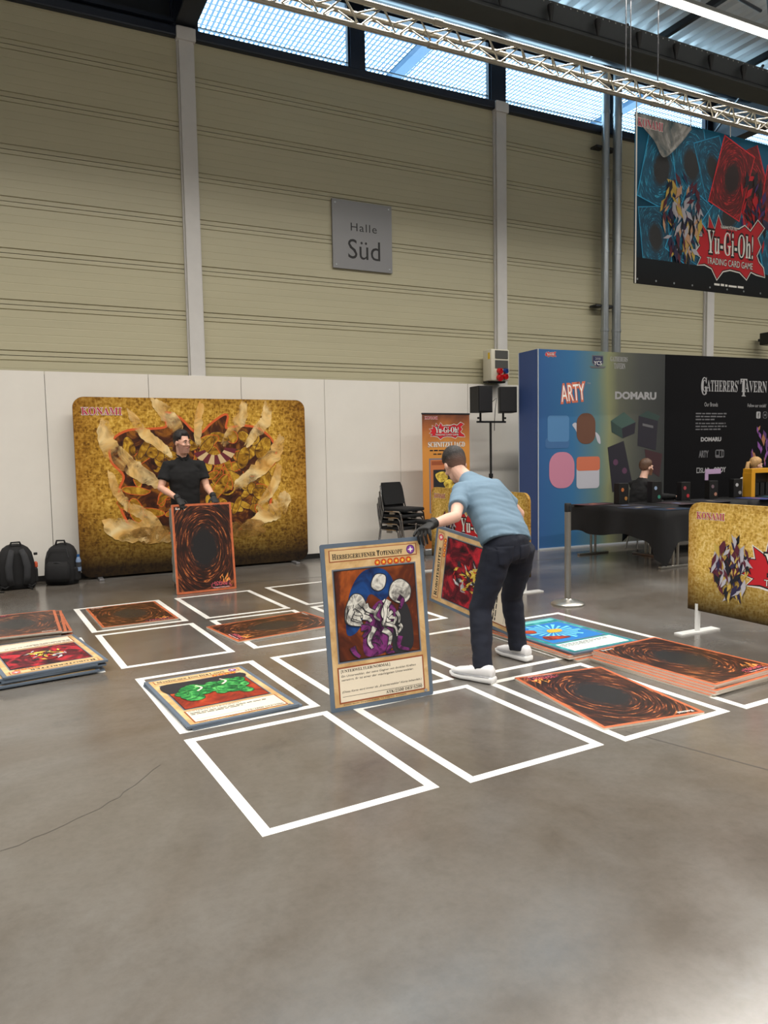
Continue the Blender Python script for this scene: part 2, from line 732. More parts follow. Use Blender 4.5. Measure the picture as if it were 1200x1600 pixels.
def ground_line(name, pts, w, m, jitter=0.0):
    b = B()
    rnd = random.Random(3)
    P = []
    for i in range(len(pts) - 1):
        a, c = Vector(pts[i]), Vector(pts[i + 1])
        n = max(1, int((c - a).length / 0.06)) if jitter else 1
        for k in range(n):
            q = a.lerp(c, k / n)
            P.append(q + Vector((rnd.uniform(-jitter, jitter), rnd.uniform(-jitter, jitter))))
    P.append(Vector(pts[-1]))
    for i in range(len(P) - 1):
        d = (P[i + 1] - P[i]).normalized()
        nrm = Vector((-d.y, d.x)) * w / 2
        q = [P[i] - nrm, P[i + 1] - nrm, P[i + 1] + nrm, P[i] + nrm]
        b.add([(p.x, p.y, 0.0006) for p in q], [(0, 1, 2, 3)])
    return b.build(name, m, fl_o)


ground_line('floor_crack', [(-0.62, 3.03), (-0.2, 3.18), (0.3, 3.42), (0.62, 3.78)], 0.0035, m_crack, 0.012)
ground_line('floor_joint', [(2.95, 2.98), (3.2, 2.2), (3.6, 0.6), (4.2, -1.8)], 0.008, m_joint)
ground_line('floor_joint', [(1.2, 9.0), (4.2, 8.6), (7.0, 8.3)], 0.012, m_joint)

# ---- back wall: profiled metal cassettes between columns
m_cass = mat('wall_cassette', S(181, 175, 147), 0.42, 0.0, var=0.05, vscale=1.2, stretch=(0.3, 1, 3))
m_backing = mat('wall_backing', S(70, 68, 60), 0.8)
m_colm = mat('column_grey', S(202, 200, 197), 0.5, var=0.03)
m_dark = mat('dark_steel', S(38, 42, 47), 0.45, 0.2)
m_navy = mat('window_rail', S(30, 38, 52), 0.4, 0.2)

wall = struct(B().box((6, HY1 + 0.1, HZ / 2 - 0.6), (HX1 - HX0, 0.1, 7.1)).build('wall_back', m_backing))
COLX = [-2.62, 2.41, 7.45, 12.36, 17.4]
Z0, PZ = 2.82, 0.6175


def cassette_mesh(w, h):
    """profile in (depth, z): lips at both edges, fine ribs between"""
    pr = [(0.03, 0.004), (0.0, 0.004), (0.0, 0.052), (0.012, 0.056), (0.012, 0.062), (-0.004, 0.066)]
    z = 0.066
    n = 5
    st = (h - 0.132) / n
    for i in range(n):
        zz = z + st * (i + 1)
        if i < n - 1:
            pr += [(-0.004, zz - 0.006), (-0.0022, zz - 0.002), (-0.0022, zz + 0.002), (-0.004, zz + 0.006)]
    pr += [(-0.004, h - 0.066), (0.012, h - 0.062), (0.012, h - 0.056), (0.0, h - 0.052), (0.0, h - 0.004), (0.03, h - 0.004)]
    vs = [(-w / 2, -0.0 + d, z_) for d, z_ in pr] + [(w / 2, d, z_) for d, z_ in pr]
    n = len(pr)
    fs = [(i, n + i, n + i + 1, i + 1) for i in range(n - 1)]
    return vs, fs


for bi in range(len(COLX) - 1):
    w = COLX[bi + 1] - COLX[bi] - 0.19
    vs, fs = cassette_mesh(w, PZ)
    first = None
    for k in range(-1, 7):
        z = Z0 + k * PZ
        if first is None:
            first = B().add(vs, fs).build('panel', m_cass, wall)
            o = first
        else:
            o = first.copy()
            COL.objects.link(o)
        o.location = ((COLX[bi] + COLX[bi + 1]) / 2, HY1, z)

for cx in COLX:
    b = B()
    b.box((cx, HY1 - 0.045, 3.58), (0.19, 0.09, 7.16))
    b.box((cx - 0.09, HY1 - 0.02, 3.55), (0.05, 0.04, 7.1))
    b.box((cx + 0.09, HY1 - 0.02, 3.55), (0.05, 0.04, 7.1))
    struct(b.build('column', m_colm))
    bb = B()
    bb.box((cx, HY1 - 0.06, 7.06), (0.25, 0.13, 0.16), bev=0.006)
    o = struct(bb.build('trim_1', m_colm))

# ---- white partition in front of the wall
m_part = mat('partition_white', S(226, 222, 214), 0.55, var=0.025, vscale=2.0)
part = struct(B().box((1.5, 10.395, 1.3), (13.6, 0.07, 2.58)).build('wall_partition', m_backing))
px0 = 0.495 - 1.25 * 4
k = 0
first = None
while px0 + 1.25 * k < 8.2:
    if first is None:
        first = B().box((0, 0, 0), (1.244, 0.03, 2.56), bev=0.002).build('panel', m_part, part)
        o = first
    else:
        o = first.copy()
        COL.objects.link(o)
    o.location = (px0 + 1.25 * k + 0.625, 10.345 + 0.0015 * ((k * 7) % 3), 1.345)
    k += 1
struct(B().box((1.5, 10.335, 0.035), (13.6, 0.06, 0.07)).build('baseboard_back', mat('baseboard_black', S(20, 20, 20), 0.5)))

# ---- clerestory windows
m_glass, nt, bs = nmat('window_glass')
tr = N(nt, 'ShaderNodeBsdfTransparent')
tr.inputs[0].default_value = (0.93, 0.97, 1.0, 1)
gl = N(nt, 'ShaderNodeBsdfGlossy')
gl.inputs['Roughness'].default_value = 0.02
mx_ = N(nt, 'ShaderNodeMixShader')
mx_.inputs[0].default_value = 0.06
lk(nt, tr.outputs[0], mx_.inputs[1])
lk(nt, gl.outputs[0], mx_.inputs[2])
lk(nt, mx_.outputs[0], nt.nodes['Material Output'].inputs['Surface'])

WZ0, WZ1 = 7.15, 8.06
wins = [(2.56, 4.80), (5.02, 7.27), (7.55, 9.74), (9.96, 12.22), (12.5, 14.7), (-2.5, 2.26)]
for i, (a, b_) in enumerate(wins):
    w = struct(bpy.data.objects.new('window_%d' % (i + 1), None))
    COL.objects.link(w)
    w.location = ((a + b_) / 2, HY1, WZ0)
    hw = (b_ - a) / 2
    if i == 5:
        # this bay is closed by dark boards but for a slit at the top
        B().box((0, 0.02, 0.36), (2 * hw, 0.05, 0.72)).build('blind_panel', m_dark, w)
        B().box((0, -0.06, 0.06), (2 * hw, 0.06, 0.05)).build('rail', m_navy, w)
        B().box((0, 0.03, 0.82), (2 * hw, 0.008, 0.18)).build('pane', m_glass, w)
    else:
        B().box((0, 0.03, WZ1 / 2 - WZ0 / 2), (2 * hw, 0.008, WZ1 - WZ0)).build('pane', m_glass, w)
        B().box((0, 0.0, 0.085), (2 * hw, 0.02, 0.012)).build('glazing_bar', m_navy, w)
    f = B()
    f.box((-hw + 0.015, 0.0, 0.45), (0.03, 0.08, 0.92))
    f.box((hw - 0.015, 0.0, 0.45), (0.03, 0.08, 0.92))
    f.box((0, 0.0, 0.9), (2 * hw, 0.08, 0.03))
    f.build('window_frame', m_navy, w)
for (a, b_) in ((4.80, 5.02), (7.27, 7.55), (9.74, 9.96), (12.22, 12.5), (2.26, 2.56)):
    struct(B().box(((a + b_) / 2, HY1, 7.6), (b_ - a, 0.14, 0.92)).build('trim_2', m_navy))
struct(B().box((6, HY1 - 0.02, 7.085), (HX1 - HX0, 0.14, 0.13), bev=0.02).build('trim_3', m_navy))
struct(B().box((6, HY1 - 0.1, 8.2), (HX1 - HX0, 0.4, 0.27)).build('trim_4', m_dark))
# wall left and right of the window band, other sides of the hall
m_hall = mat('hall_wall', S(150, 146, 138), 0.7, var=0.04, vscale=0.6)
struct(B().box((-7.4, HY1 + 0.05, 7.6), (9.6, 0.1, 1.3)).build('wall_back_upper', m_hall))
struct(B().box((19.4, HY1 + 0.05, 7.6), (9.4, 0.1, 1.3)).build('wall_back_upper', m_hall))
struct(B().box((HX0 - 0.1, (HY0 + HY1) / 2, HZ / 2), (0.2, HY1 - HY0, HZ)).build('wall_left', m_hall))
struct(B().box((HX1 + 0.1, (HY0 + HY1) / 2, HZ / 2), (0.2, HY1 - HY0, HZ)).build('wall_right', m_hall))
struct(B().box(((HX0 + HX1) / 2, HY0 - 0.1, HZ / 2), (HX1 - HX0, 0.2, HZ)).build('wall_rear', m_hall))

# ---- corrugated roof deck
m_deck = mat('roof_deck', S(196, 200, 202), 0.42, 0.25, var=0.05, vscale=0.8)
b = B()
pr = []
x = HX0
while x < HX1:
    pr += [(x, 0.0), (x + 0.11, 0.0), (x + 0.14, 0.07), (x + 0.25, 0.07), (x + 0.28, 0.0)]
    x += 0.28
n = len(pr)
vs = [(p[0], HY0, HZ + p[1]) for p in pr] + [(p[0], HY1 + 0.2, HZ + p[1]) for p in pr]
b.add(vs, [(i, i + 1, n + i + 1, n + i) for i in range(n - 1)])
struct(b.build('ceiling', m_deck))
struct(B().box((6, -3.8, HZ + 0.16), (HX1 - HX0, HY1 - HY0 + 0.6, 0.1)).build('ceiling_board', m_backing))

# ---- roof steel
for cx in (2.41, 12.36):
    b = B()
    b.box((cx, -3.7, 7.19), (0.26, HY1 - HY0 - 0.1, 0.025))
    b.box((cx, -3.7, 7.9), (0.26, HY1 - HY0 - 0.1, 0.025))
    b.box((cx, -3.7, 7.55), (0.05, HY1 - HY0 - 0.1, 0.7))
    struct(b.build('roof_rafter', m_dark))
m_beam = mat('beam_charcoal', S(58, 61, 63), 0.5, 0.3, var=0.05)
bm_o = struct(B().box((6, 8.185, 7.115), (HX1 - HX0 - 0.2, 0.37, 0.31), bev=0.01).build('service_beam', m_beam))
B().box((6, 8.0, 7.01), (HX1 - HX0 - 0.2, 0.02, 0.012)).build('beam_ledge', m_dark, bm_o)
b = B()
x = 4.0
while x < 13:
    b.box((x, 7.997, 7.235), (0.016, 0.008, 0.016))
    x += 0.11
tag(b.build('hole_dot', mat('hole_dot_grey', S(150, 150, 145), 0.4, 0.5), bm_o), kind='stuff')  # pale raised dots standing in for the beam's row of light holes
m_blk = mat('black_plastic', S(17, 17, 18), 0.5)
for cx in (5.7, 6.48, 7.26, 7.99, 8.69, 9.39, 10.08, 10.78):
    B().lathe([(0.012, -0.10), (0.02, -0.06), (0.045, 0.05), (0.045, 0.10), (0.02, 0.12)], (0, 0, 0), 12).build('socket_cone', m_blk, bm_o, True, T(cx, 7.93, 7.06))
# dark round duct and purlins behind the beam
struct(B().bar((-12, 9.55, 7.9), (24, 9.55, 7.9), 0.2, 20).build('ventilation_duct', mat('duct_blue_black', S(36, 46, 58), 0.35, 0.4), None, True))
for px in (5.0, 7.45, 9.9, 12.0):
    struct(B().box((px, 8.9, 8.2), (0.08, 2.6, 0.1)).build('purlin', m_dark))
for (p, q) in (((7.9, 8.05, 7.3), (8.9, 10.2, 7.9)), ((9.3, 7.0, 7.7), (11.6, 8.6, 8.2)), ((10.6, 8.0, 7.3), (12.3, 10.3, 7.45)), ((8.0, 7.2, 7.6), (10.0, 7.6, 7.75))):
    struct(B().bar(p, q, 0.022, 8).build('roof_brace', m_dark))

# ---- slatted canopy outside the windows
m_can = mat('canopy_metal', S(46, 78, 106), 0.6, 0.0)
can = thing('canopy', 'slatted grey-blue canopy outside the high windows', 'canopy', T(5.5, 12.9, 8.78))
b = B()
x = -8.5
while x < 12.5:
    b.box((x, 0, 0), (0.040, 4.6, 0.004))
    x += 0.088
y = -2.3
while y < 2.3:
    b.box((2.0, y, 0.006), (21, 0.03, 0.004))
    y += 0.16
tag(b.build('slats', m_can, can), kind='stuff')
B().box((1.55, 0, -0.06), (0.22, 4.6, 0.1)).build('support', m_can, can)
B().box((-7.0, 0, -0.06), (0.22, 4.6, 0.1)).build('support', m_can, can)
B().box((0.5, -2.32, 0.0), (18, 0.05, 0.12)).build('edge_rail', m_can, can)
B().box((6.6, 0, -0.06), (0.22, 4.6, 0.1)).build('support', m_can, can)

# ---- linear lamps
m_house = mat('lamp_housing', S(150, 152, 150), 0.4, 0.5)
m_led = mat('lamp_diffuser', (1, 1, 1), 0.5, emit=(1.0, 0.95, 0.86), estr=6.0)
m_wire = mat('steel_wire', S(40, 40, 42), 0.4, 0.6)
for i, (ly, lz) in enumerate(LAMP_ROWS[:2]):
    t = thing('linear_lamp', 'long glowing LED strip light hung below the metal roof' if i == 0 else 'long LED strip light hung over the floor behind the viewer', 'lamp', T(6, ly, lz))
    B().box((0, 0, 0.02), (LAMP_X[1] - LAMP_X[0], 0.1, 0.05), bev=0.008).build('housing', m_house, t)
    B().box((0, 0, -0.022), (LAMP_X[1] - LAMP_X[0], 0.085, 0.03)).build('diffuser', m_led, t)
    for wx in (-6, -3, 0.9, 3.4, 6, 9, 12):
        B().bar((wx, 0, 0.04), (wx, 0, HZ - lz), 0.006, 6).build('hanging_wire', m_wire, t)

# ---- aluminium truss carrying the big banner
m_alu = mat('truss_aluminium', S(168, 163, 150), 0.34, 0.9)
tru = thing('lighting_truss', 'silver aluminium triangular truss hanging below the roof', 'truss', T(1.0, 6.6, 5.72))
TC = [Vector((0, 0, 0)), Vector((0, 0.21, 0)), Vector((0, 0.105, -0.165))]
TL = 9.6
for c in TC:
    B().bar(c, c + Vector((TL, 0, 0)), 0.025, 14).build('chord', m_alu, tru, True)
pit = 0.4
for a_, c_ in ((0, 2), (1, 2), (0, 1)):
    fa = fb = None
    for k in range(int(TL / pit)):
        pa, pb = TC[a_], TC[c_]
        for up in (0, 1):
            key = fa if up == 0 else fb
            if key is None:
                p, q = (pa, pb + Vector((pit / 2, 0, 0))) if up == 0 else (pb, pa + Vector((pit / 2, 0, 0)))
                o = B().bar(p, q, 0.009, 8).build('brace', m_alu, tru, True)
                if up == 0:
                    fa = o
                else:
                    fb = o
            else:
                o = key.copy()
                COL.objects.link(o)
            o.location = (k * pit + up * pit / 2, 0, 0)
for jx in (3.0, 6.0):
    for c in TC:
        B().bar(c + Vector((jx - 0.05, 0, 0)), c + Vector((jx + 0.05, 0, 0)), 0.033, 14).build('coupler', m_alu, tru, True)
for wx in (1.8, 5.55, 5.62, 6.05):
    B().bar((wx, 0.1, 0), (wx, 0.1, HZ - 5.72), 0.006, 6).build('hanging_wire', m_wire, tru)

# ---- galvanised pipes, wall box and sign
m_galv = mat('galvanised', S(170, 176, 180), 0.32, 0.75, var=0.08, vscale=3)
for (cx, r, lab) in ((9.57, 0.066, 'left thinner galvanised pipe running up the wall beside the banner'), (9.84, 0.078, 'right thicker galvanised pipe running up the wall beside the banner')):
    t = thing('wall_pipe', lab, 'pipe', T(cx, 10.25, 0), 'vertical pipes on the wall')
    B().bar((0, 0, 0), (0, 0, 8.1), r, 20).build('tube', m_galv, t, True)
    for z in (3.6, 4.95, 6.2, 7.3):
        B().bar((0, 0, z), (0, 0, z + 0.05), r + 0.008, 20).build('coupler', m_galv, t, True)
    for z in (4.05, 6.75):
        B().box((-0.09, 0.09, z), (0.2, 0.16, 0.03)).build('bracket', m_dark, t)

t = thing('hall_sign', 'square grey metal sign reading Halle Süd on the panelled wall', 'sign', frame((4.95, HY1 - 0.045, 4.27), (1, 0, 0), (0, 0, 1)))
m_sign = mat('sign_grey', S(132, 132, 134), 0.42, 0.35)
B().prism(rrect(-0.49, 0, 0.49, 0.99), -0.03, 0.0).build('plate', m_sign, t)
m_ink = mat('ink_black', S(14, 14, 15), 0.5)
text(t, 'lettering', 'Halle', 0.02, 0.56, m_ink, 1, h=0.115, w=0.43, space=1.15)
text(t, 'lettering', 'Süd', 0.02, 0.155, m_ink, 1, h=0.285, w=0.53)
for sx in (-0.44, 0.44):
    for sy in (0.05, 0.94):
        B().prism(ell(sx, sy, 0.012, 0.012, 10), 0, 0.004).build('screw', m_galv, t)

m_cream = mat('box_cream', S(205, 200, 182), 0.5)
m_red = mat('socket_red', S(190, 22, 28), 0.4)
m_blue = mat('socket_blue', S(30, 60, 130), 0.4)
m_lid = mat('smoked_lid', S(86, 86, 84), 0.2)
t = thing('power_box', 'cream power distribution box with red and blue sockets on the wall', 'power box', frame((7.21, 10.08, 2.66), (1, 0, 0), (0, 0, 1)))
B().box((0, 0.255, -0.12), (0.36, 0.5, 0.24), bev=0.02).build('housing', m_cream, t, True)
B().prism([(-0.17, 0.08), (0.17, 0.08), (0.17, -0.02), (-0.17, -0.02)], -0.24, -0.1).build('lower_housing', m_blk, t)
B().box((0.02, 0.42, 0.0), (0.25, 0.13, 0.02), bev=0.004).build('breaker_window', m_lid, t)
B().box((0.02, 0.265, 0.0), (0.25, 0.13, 0.02), bev=0.004).build('breaker_window', m_lid, t)
for (sx, sy, m_, r) in ((-0.03, 0.16, m_red, 0.045), (0.085, 0.165, m_blue, 0.036), (-0.03, 0.055, m_red, 0.052), (0.08, 0.075, m_red, 0.042)):
    s_ = B().lathe([(r, 0), (r, 0.05), (r * 0.85, 0.07)], (0, 0, 0), 20).build('socket', m_, t, True, T(sx, sy, -0.005) @ Matrix.Rotation(radians(18), 4, 'X'))
    B().box((0, r * 0.85, 0.06), (0.04, 0.03, 0.02)).build('lid_hinge', m_, s_)
B().box((-0.181, 0.40, -0.06), (0.004, 0.1, 0.05)).build('sticker', mat('sticker_yellow', S(230, 190, 30), 0.5), t)

t = thing('wall_speaker', 'black wall loudspeaker at the right end above the exhibition stand', 'speaker', T(13.83, 10.18, 3.56))
B().box((0, 0, 0.12), (0.26, 0.22, 0.24), bev=0.015).build('cabinet', m_blk, t)
B().box((0, 0.15, 0.12), (0.05, 0.14, 0.05)).build('bracket', m_dark, t)

# ================================================================== printed things
m_white = mat('print_white', S(240, 238, 232), 0.6)
m_crim = mat('print_crimson', S(176, 24, 62), 0.6)
m_logo_red = mat('logo_red', S(200, 26, 40), 0.55)
m_pblack = mat('print_black', S(16, 15, 16), 0.6)
m_pink = mat('print_pink', S(226, 90, 110), 0.55)


def konami(root, x, y, w, h, layer):
    outlined(root, 'wordmark', serif('KONAMI'), x, y, m_crim, m_white, layer, h=h, w=w, off=0.028, align='L')


SPL = [(-1.0, -0.28), (-0.86, -0.05), (-1.0, 0.22), (-0.80, 0.22), (-0.84, 0.62), (-0.66, 0.36), (-0.62, 0.86), (-0.46, 0.46), (-0.36, 0.92), (-0.24, 0.55),
       (0.0, 0.62), (0.25, 0.60), (0.42, 0.74), (0.60, 0.60), (0.82, 0.98), (1.0, 0.80), (0.80, 0.46), (0.90, 0.20), (0.78, -0.1), (0.86, -0.32), (1.0, -0.48), (1.05, -0.72), (0.80, -0.66),
       (0.62, -0.60), (0.5, -0.86), (0.3, -0.66), (0.0, -0.62), (-0.22, -0.70), (-0.38, -0.98), (-0.52, -0.66), (-0.74, -0.56), (-0.92, -0.62), (-0.82, -0.38)]


def game_logo(root, cx, cy, hw, hh, layer, small=True):
    P = [(cx + p[0] * hw, cy + p[1] * hh) for p in SPL]
    G1 = grow(P, 0.045 * hw)
    G2 = grow(P, 0.020 * hw)
    flats(root, 'logo_splash', [(G1, 0, 0), (G2, 1, 1), (P, 2, 2)], [m_white, m_pblack, m_logo_red], layer)
    outlined(root, 'logo_lettering', serif('Yu-Gi-Oh!'), cx, cy - 0.24 * hh, m_white, m_pblack, layer + 4, h=0.72 * hh, w=1.36 * hw, off=0.06)
    outlined(root, 'logo_lettering', 'TRADING CARD GAME', cx, cy - 0.56 * hh, m_white, m_pblack, layer + 4, h=0.20 * hh, w=1.36 * hw, off=0.05)
    if small:
        outlined(root, 'logo_lettering', serif('SHONENJUMP'), cx - 0.05 * hw, cy + 0.56 * hh, m_white, m_pblack, layer + 4, h=0.11 * hh, w=0.5 * hw, off=0.05)


def facets(root, name, cx, cy, rx, ry, n, palette, layer, seed=1, size=0.35, tilt=0.6):
    """plain cluster of angular shards"""
    rnd = random.Random(seed)
    polys = []
    for i in range(n):
        a, r = rnd.uniform(0, 2 * pi), rnd.random() ** 0.6
        x, y = cx + rx * r * cos(a), cy + ry * r * sin(a)
        L = rnd.uniform(0.5, 1.0) * size * max(rx, ry)
        W = L * rnd.uniform(0.18, 0.4)
        d = rnd.gauss(pi / 2, tilt)
        ux, uy = cos(d), sin(d)
        P = [(x - ux * L, y - uy * L), (x + uy * W, y - ux * W), (x + ux * L * 0.8, y + uy * L * 0.8), (x - uy * W, y + ux * W)]
        polys.append((P, rnd.randrange(len(palette)), 0.12 * i))
    return flats(root, name, polys, palette, layer)


def ribbon(pts, w0, w1=None, n=8):
    """tapering band along an open curve"""
    w1 = w0 if w1 is None else w1
    P = [Vector(p) for p in pts]
    C = []
    for i in range(len(P) - 1):
        p0, p1, p2, p3 = P[max(i - 1, 0)], P[i], P[i + 1], P[min(i + 2, len(P) - 1)]
        for k in range(n):
            t = k / n
            C.append(0.5 * ((2 * p1) + (p2 - p0) * t + (2 * p0 - 5 * p1 + 4 * p2 - p3) * t * t + (3 * p1 - p0 - 3 * p2 + p3) * t ** 3))
    C.append(P[-1])
    L, R = [], []
    m = len(C)
    for i, c in enumerate(C):
        d = (C[min(i + 1, m - 1)] - C[max(i - 1, 0)])
        d = d.normalized() if d.length > 1e-9 else Vector((1, 0))
        t = i / (m - 1)
        w = (w0 + (w1 - w0) * t) / 2
        q = Vector((-d.y, d.x)) * w
        L.append((c.x + q.x, c.y + q.y))
        R.append((c.x - q.x, c.y - q.y))
    return L + R[::-1]


def small_lines(root, name, x, y, w, h, m, layer, gap=0.0, n=1, seed=2, last=1.0):
    """lines of print too small to read: rows of word-long strokes, x,y = left end of the top line"""
    rnd_ = random.Random(seed)
    polys = []
    for i in range(n):
        ww = w * (last if i == n - 1 else rnd_.uniform(0.94, 1.0))
        p = 0.0
        while p < ww:
            L = min(rnd_.uniform(1.2, 4.5) * h, ww - p)
            if L < 0.4 * h:
                break
            polys.append((rrect(x + p, y - i * gap, x + p + L, y - i * gap + h * rnd_.uniform(0.62, 0.8)), 0, 0))
            p += L + 0.55 * h
    return flats(root, name, polys, [m], layer)


# ---------------------------------------------------------------- giant cards
CW, CH, CT = 0.69, 1.005, 0.012
m_edge = mat('card_edge', S(205, 196, 182), 0.7)
m_edge2 = mat('card_edge_grey', S(96, 108, 122), 0.6)
m_back = swirl_material('card_back_whirl', S(34, 18, 14), S(120, 58, 34), S(226, 140, 74), S(30, 29, 31), S(196, 104, 66), CW / 2, CH / 2, 0.024)
m_steel = mat('card_border_steel', S(92, 106, 122), 0.45, var=0.12, vscale=5)
m_tan = marble_material('card_tan', [(0.3, S(178, 138, 88)), (0.5, S(206, 170, 118)), (0.7, S(224, 196, 150))], 4.0, 1.5, 0.5)
m_tan2 = mat('card_tan_light', S(214, 184, 136), 0.5)
m_brown = mat('card_brown', S(150, 78, 44), 0.5)
m_cream = MATS['box_cream']
m_paper = mat('card_textbox', S(232, 220, 198), 0.6)
m_ctext = mat('card_text', S(30, 24, 20), 0.6)
m_star_r = mat('star_red', S(196, 66, 20), 0.4)
m_star_y = mat('star_yellow', S(246, 196, 70), 0.4)
m_aframe = mat('art_frame', S(112, 118, 132), 0.4)


def card_root(label, mx, group='giant playing cards'):
    return thing('giant_card', label, 'card', mx, group)


def card_board(root, face=None):
    B().prism(rrect(-CW / 2, 0, CW / 2, CH, 0.012, 3), -CT, 0.0).build('board', m_edge2 if face else m_edge, root)


_back_mesh = None
_logo = {}


def card_back(root, logo=True):
    global _back_mesh
    if not _logo:
        card_board(root)
        b = B().flat(rrect(-CW / 2, -CH / 2, CW / 2, CH / 2, 0.012, 3), 0)
        o = b.build('whirl_print', m_back, root, mx=T(0, CH / 2, LAY))
        P = [(0.165 + p[0] * 0.115, 0.068 + p[1] * 0.038) for p in SPL]
        o2 = flats(root, 'logo_splash', [(grow(P, 0.006), 0, 0), (P, 1, 1)], [m_pink, m_pblack], 3)
        text(root, 'logo_lettering', serif('Yu-Gi-Oh!'), 0.165, 0.058, m_pink, 5, h=0.034, w=0.16)
        text(root, 'small_print', 'TRADING CARD GAME', 0.165, 0.030, m_white, 5, h=0.011, w=0.19)
        text(root, 'wordmark', serif('Konami'), -0.245, 0.945, m_white, 3, h=0.026, w=0.11)
        facets(root, 'spark_print', 0.19, 0.14, 0.09, 0.06, 16, [mat('spark_orange', S(226, 130, 60), 0.5), mat('spark_gold', S(236, 176, 90), 0.5)], 3, 4, 0.35, 0.35)
        _logo['proto'] = root
        return
    for ch in _logo['proto'].children:
        c = ch.copy()
        COL.objects.link(c)
        c.parent = root


AX0, AX1, AY0, AY1 = -0.268, 0.268, 0.298, 0.836


def card_front(root, name, stars, badge, art, kind_line, body, stats, mfont=None):
    card_board(root, True)
    flats(root, 'border_print', [(rrect(-CW / 2, 0, CW / 2, CH, 0.012, 3), 0, 0), (rrect(-CW / 2 + 0.026, 0.026, CW / 2 - 0.026, CH - 0.026), 1, 1)], [m_steel, m_tan], 1)
    flats(root, 'name_bar', [(rrect(-0.295, 0.893, 0.295, 0.966), 0, 0), (rrect(-0.289, 0.899, 0.289, 0.962), 1, 1)], [m_brown, m_tan2], 3)
    # card name in capitals with larger initials
    words = name.split(' ')
    tot, runs = 0.0, []
    for w_ in words:
        for i, seg in enumerate((w_[0], w_[1:])):
            sc = 1.0 if i == 0 else 0.8
            vs, fs = text_mesh(serif(seg), 0.01)
            ww = (max(v.x for v in vs) - min(v.x for v in vs)) * sc
            runs.append((seg, sc, tot, ww))
            tot += ww + (0.05 if i == 0 else 0.22)
    tot -= 0.22
    avail = 0.47
    k = min(avail / tot, 0.062)
    b = B()
    for seg, sc, x0, ww in runs:
        vs, fs = text_mesh(serif(seg), 0.01)
        mnx = min(v.x for v in vs)
        b.add([(-0.275 + (x0 + (v.x - mnx) * sc) * k, 0.910 + v.y * sc * min(0.058, k * 1.35), 5 * LAY) for v in vs], fs)
    b.build('name_lettering', m_ctext, root)
    flats(root, 'attribute_badge', [(ell(0.252, 0.930, 0.029, 0.029, 20), 0, 0), (ell(0.252, 0.930, 0.022, 0.022, 20), 1, 0.5), (starp(0.252, 0.930, 0.02, 0.008, 4), 2, 1)], [badge[0], badge[1], m_white], 5)
    for i in range(stars):
        x = 0.235 - i * 0.043
        flats(root, 'level_star', [(ell(x, 0.868, 0.019, 0.019, 18), 0, 0), (starp(x, 0.868, 0.014, 0.006), 1, 1)], [m_star_r, m_star_y], 3)
    flats(root, 'art_frame', [(rrect(AX0 - 0.014, AY0 - 0.014, AX1 + 0.014, AY1 + 0.014), 0, 0), (rrect(AX0 - 0.006, AY0 - 0.006, AX1 + 0.006, AY1 + 0.006), 1, 1)], [m_aframe, m_pblack], 3)
    art(root)
    flats(root, 'text_box', [(rrect(-0.29, 0.044, 0.29, 0.262), 0, 0), (rrect(-0.281, 0.053, 0.281, 0.253), 1, 1)], [m_brown, m_paper], 3)
    text(root, 'text_print', serif(kind_line), -0.268, 0.224, m_ctext, 5, h=0.022, align='L')
    for i, ln in enumerate(body):
        if ln == '~':
            small_lines(root, 'text_print', -0.268, 0.198 - i * 0.0235, 0.53, 0.015, m_ctext, 5, seed=i, last=0.9 - 0.3 * (i % 2))
        elif ln:
            text(root, 'text_print', ln, -0.268, 0.198 - i * 0.0235, m_ctext, 5, h=0.0165, w=min(0.535, 0.0093 * len(ln)), align='L', ital=0.2)
    fl(root, 'text_rule', rrect(-0.268, 0.083, 0.268, 0.085), m_ctext, 5)
    text(root, 'text_print', serif(stats), 0.268, 0.060, m_ctext, 5, h=0.019, w=0.25, align='R')
    text(root, 'small_print', '©2020 Studio Dice/SHUEISHA, TV TOKYO, KONAMI', -0.265, 0.031, m_ctext, 3, h=0.010, w=0.42, align='L')
    flats(root, 'foil_seal', [(ell(0.292, 0.037, 0.012, 0.010, 14), 0, 0)], [mat('foil_silver', S(214, 216, 218), 0.2, 0.7)], 5)


def uv(p):
    return (AX0 + p[0] * (AX1 - AX0), AY0 + p[1] * (AY1 - AY0))


def UV(pts):
    return [uv(p) for p in pts]


m_art_brn = marble_material('art_brown', [(0.30, S(34, 18, 18)), (0.48, S(92, 40, 20)), (0.62, S(168, 84, 32)), (0.75, S(70, 30, 20))], 2.6, 1.2)
m_art_bone = marble_material('art_bone', [(0.28, S(44, 44, 46)), (0.42, S(128, 126, 122)), (0.55, S(206, 204, 196)), (0.75, S(240, 238, 230))], 9.0, 2.2)
m_art_purp = marble_material('art_purple', [(0.35, S(40, 16, 44)), (0.6, S(124, 50, 116))], 12, 1.5)
m_art_blue = marble_material('art_blue', [(0.35, S(14, 24, 62)), (0.65, S(24, 74, 142))], 6, 1.0)
m_art_slate = mat('art_slate', S(34, 34, 40), 0.5)


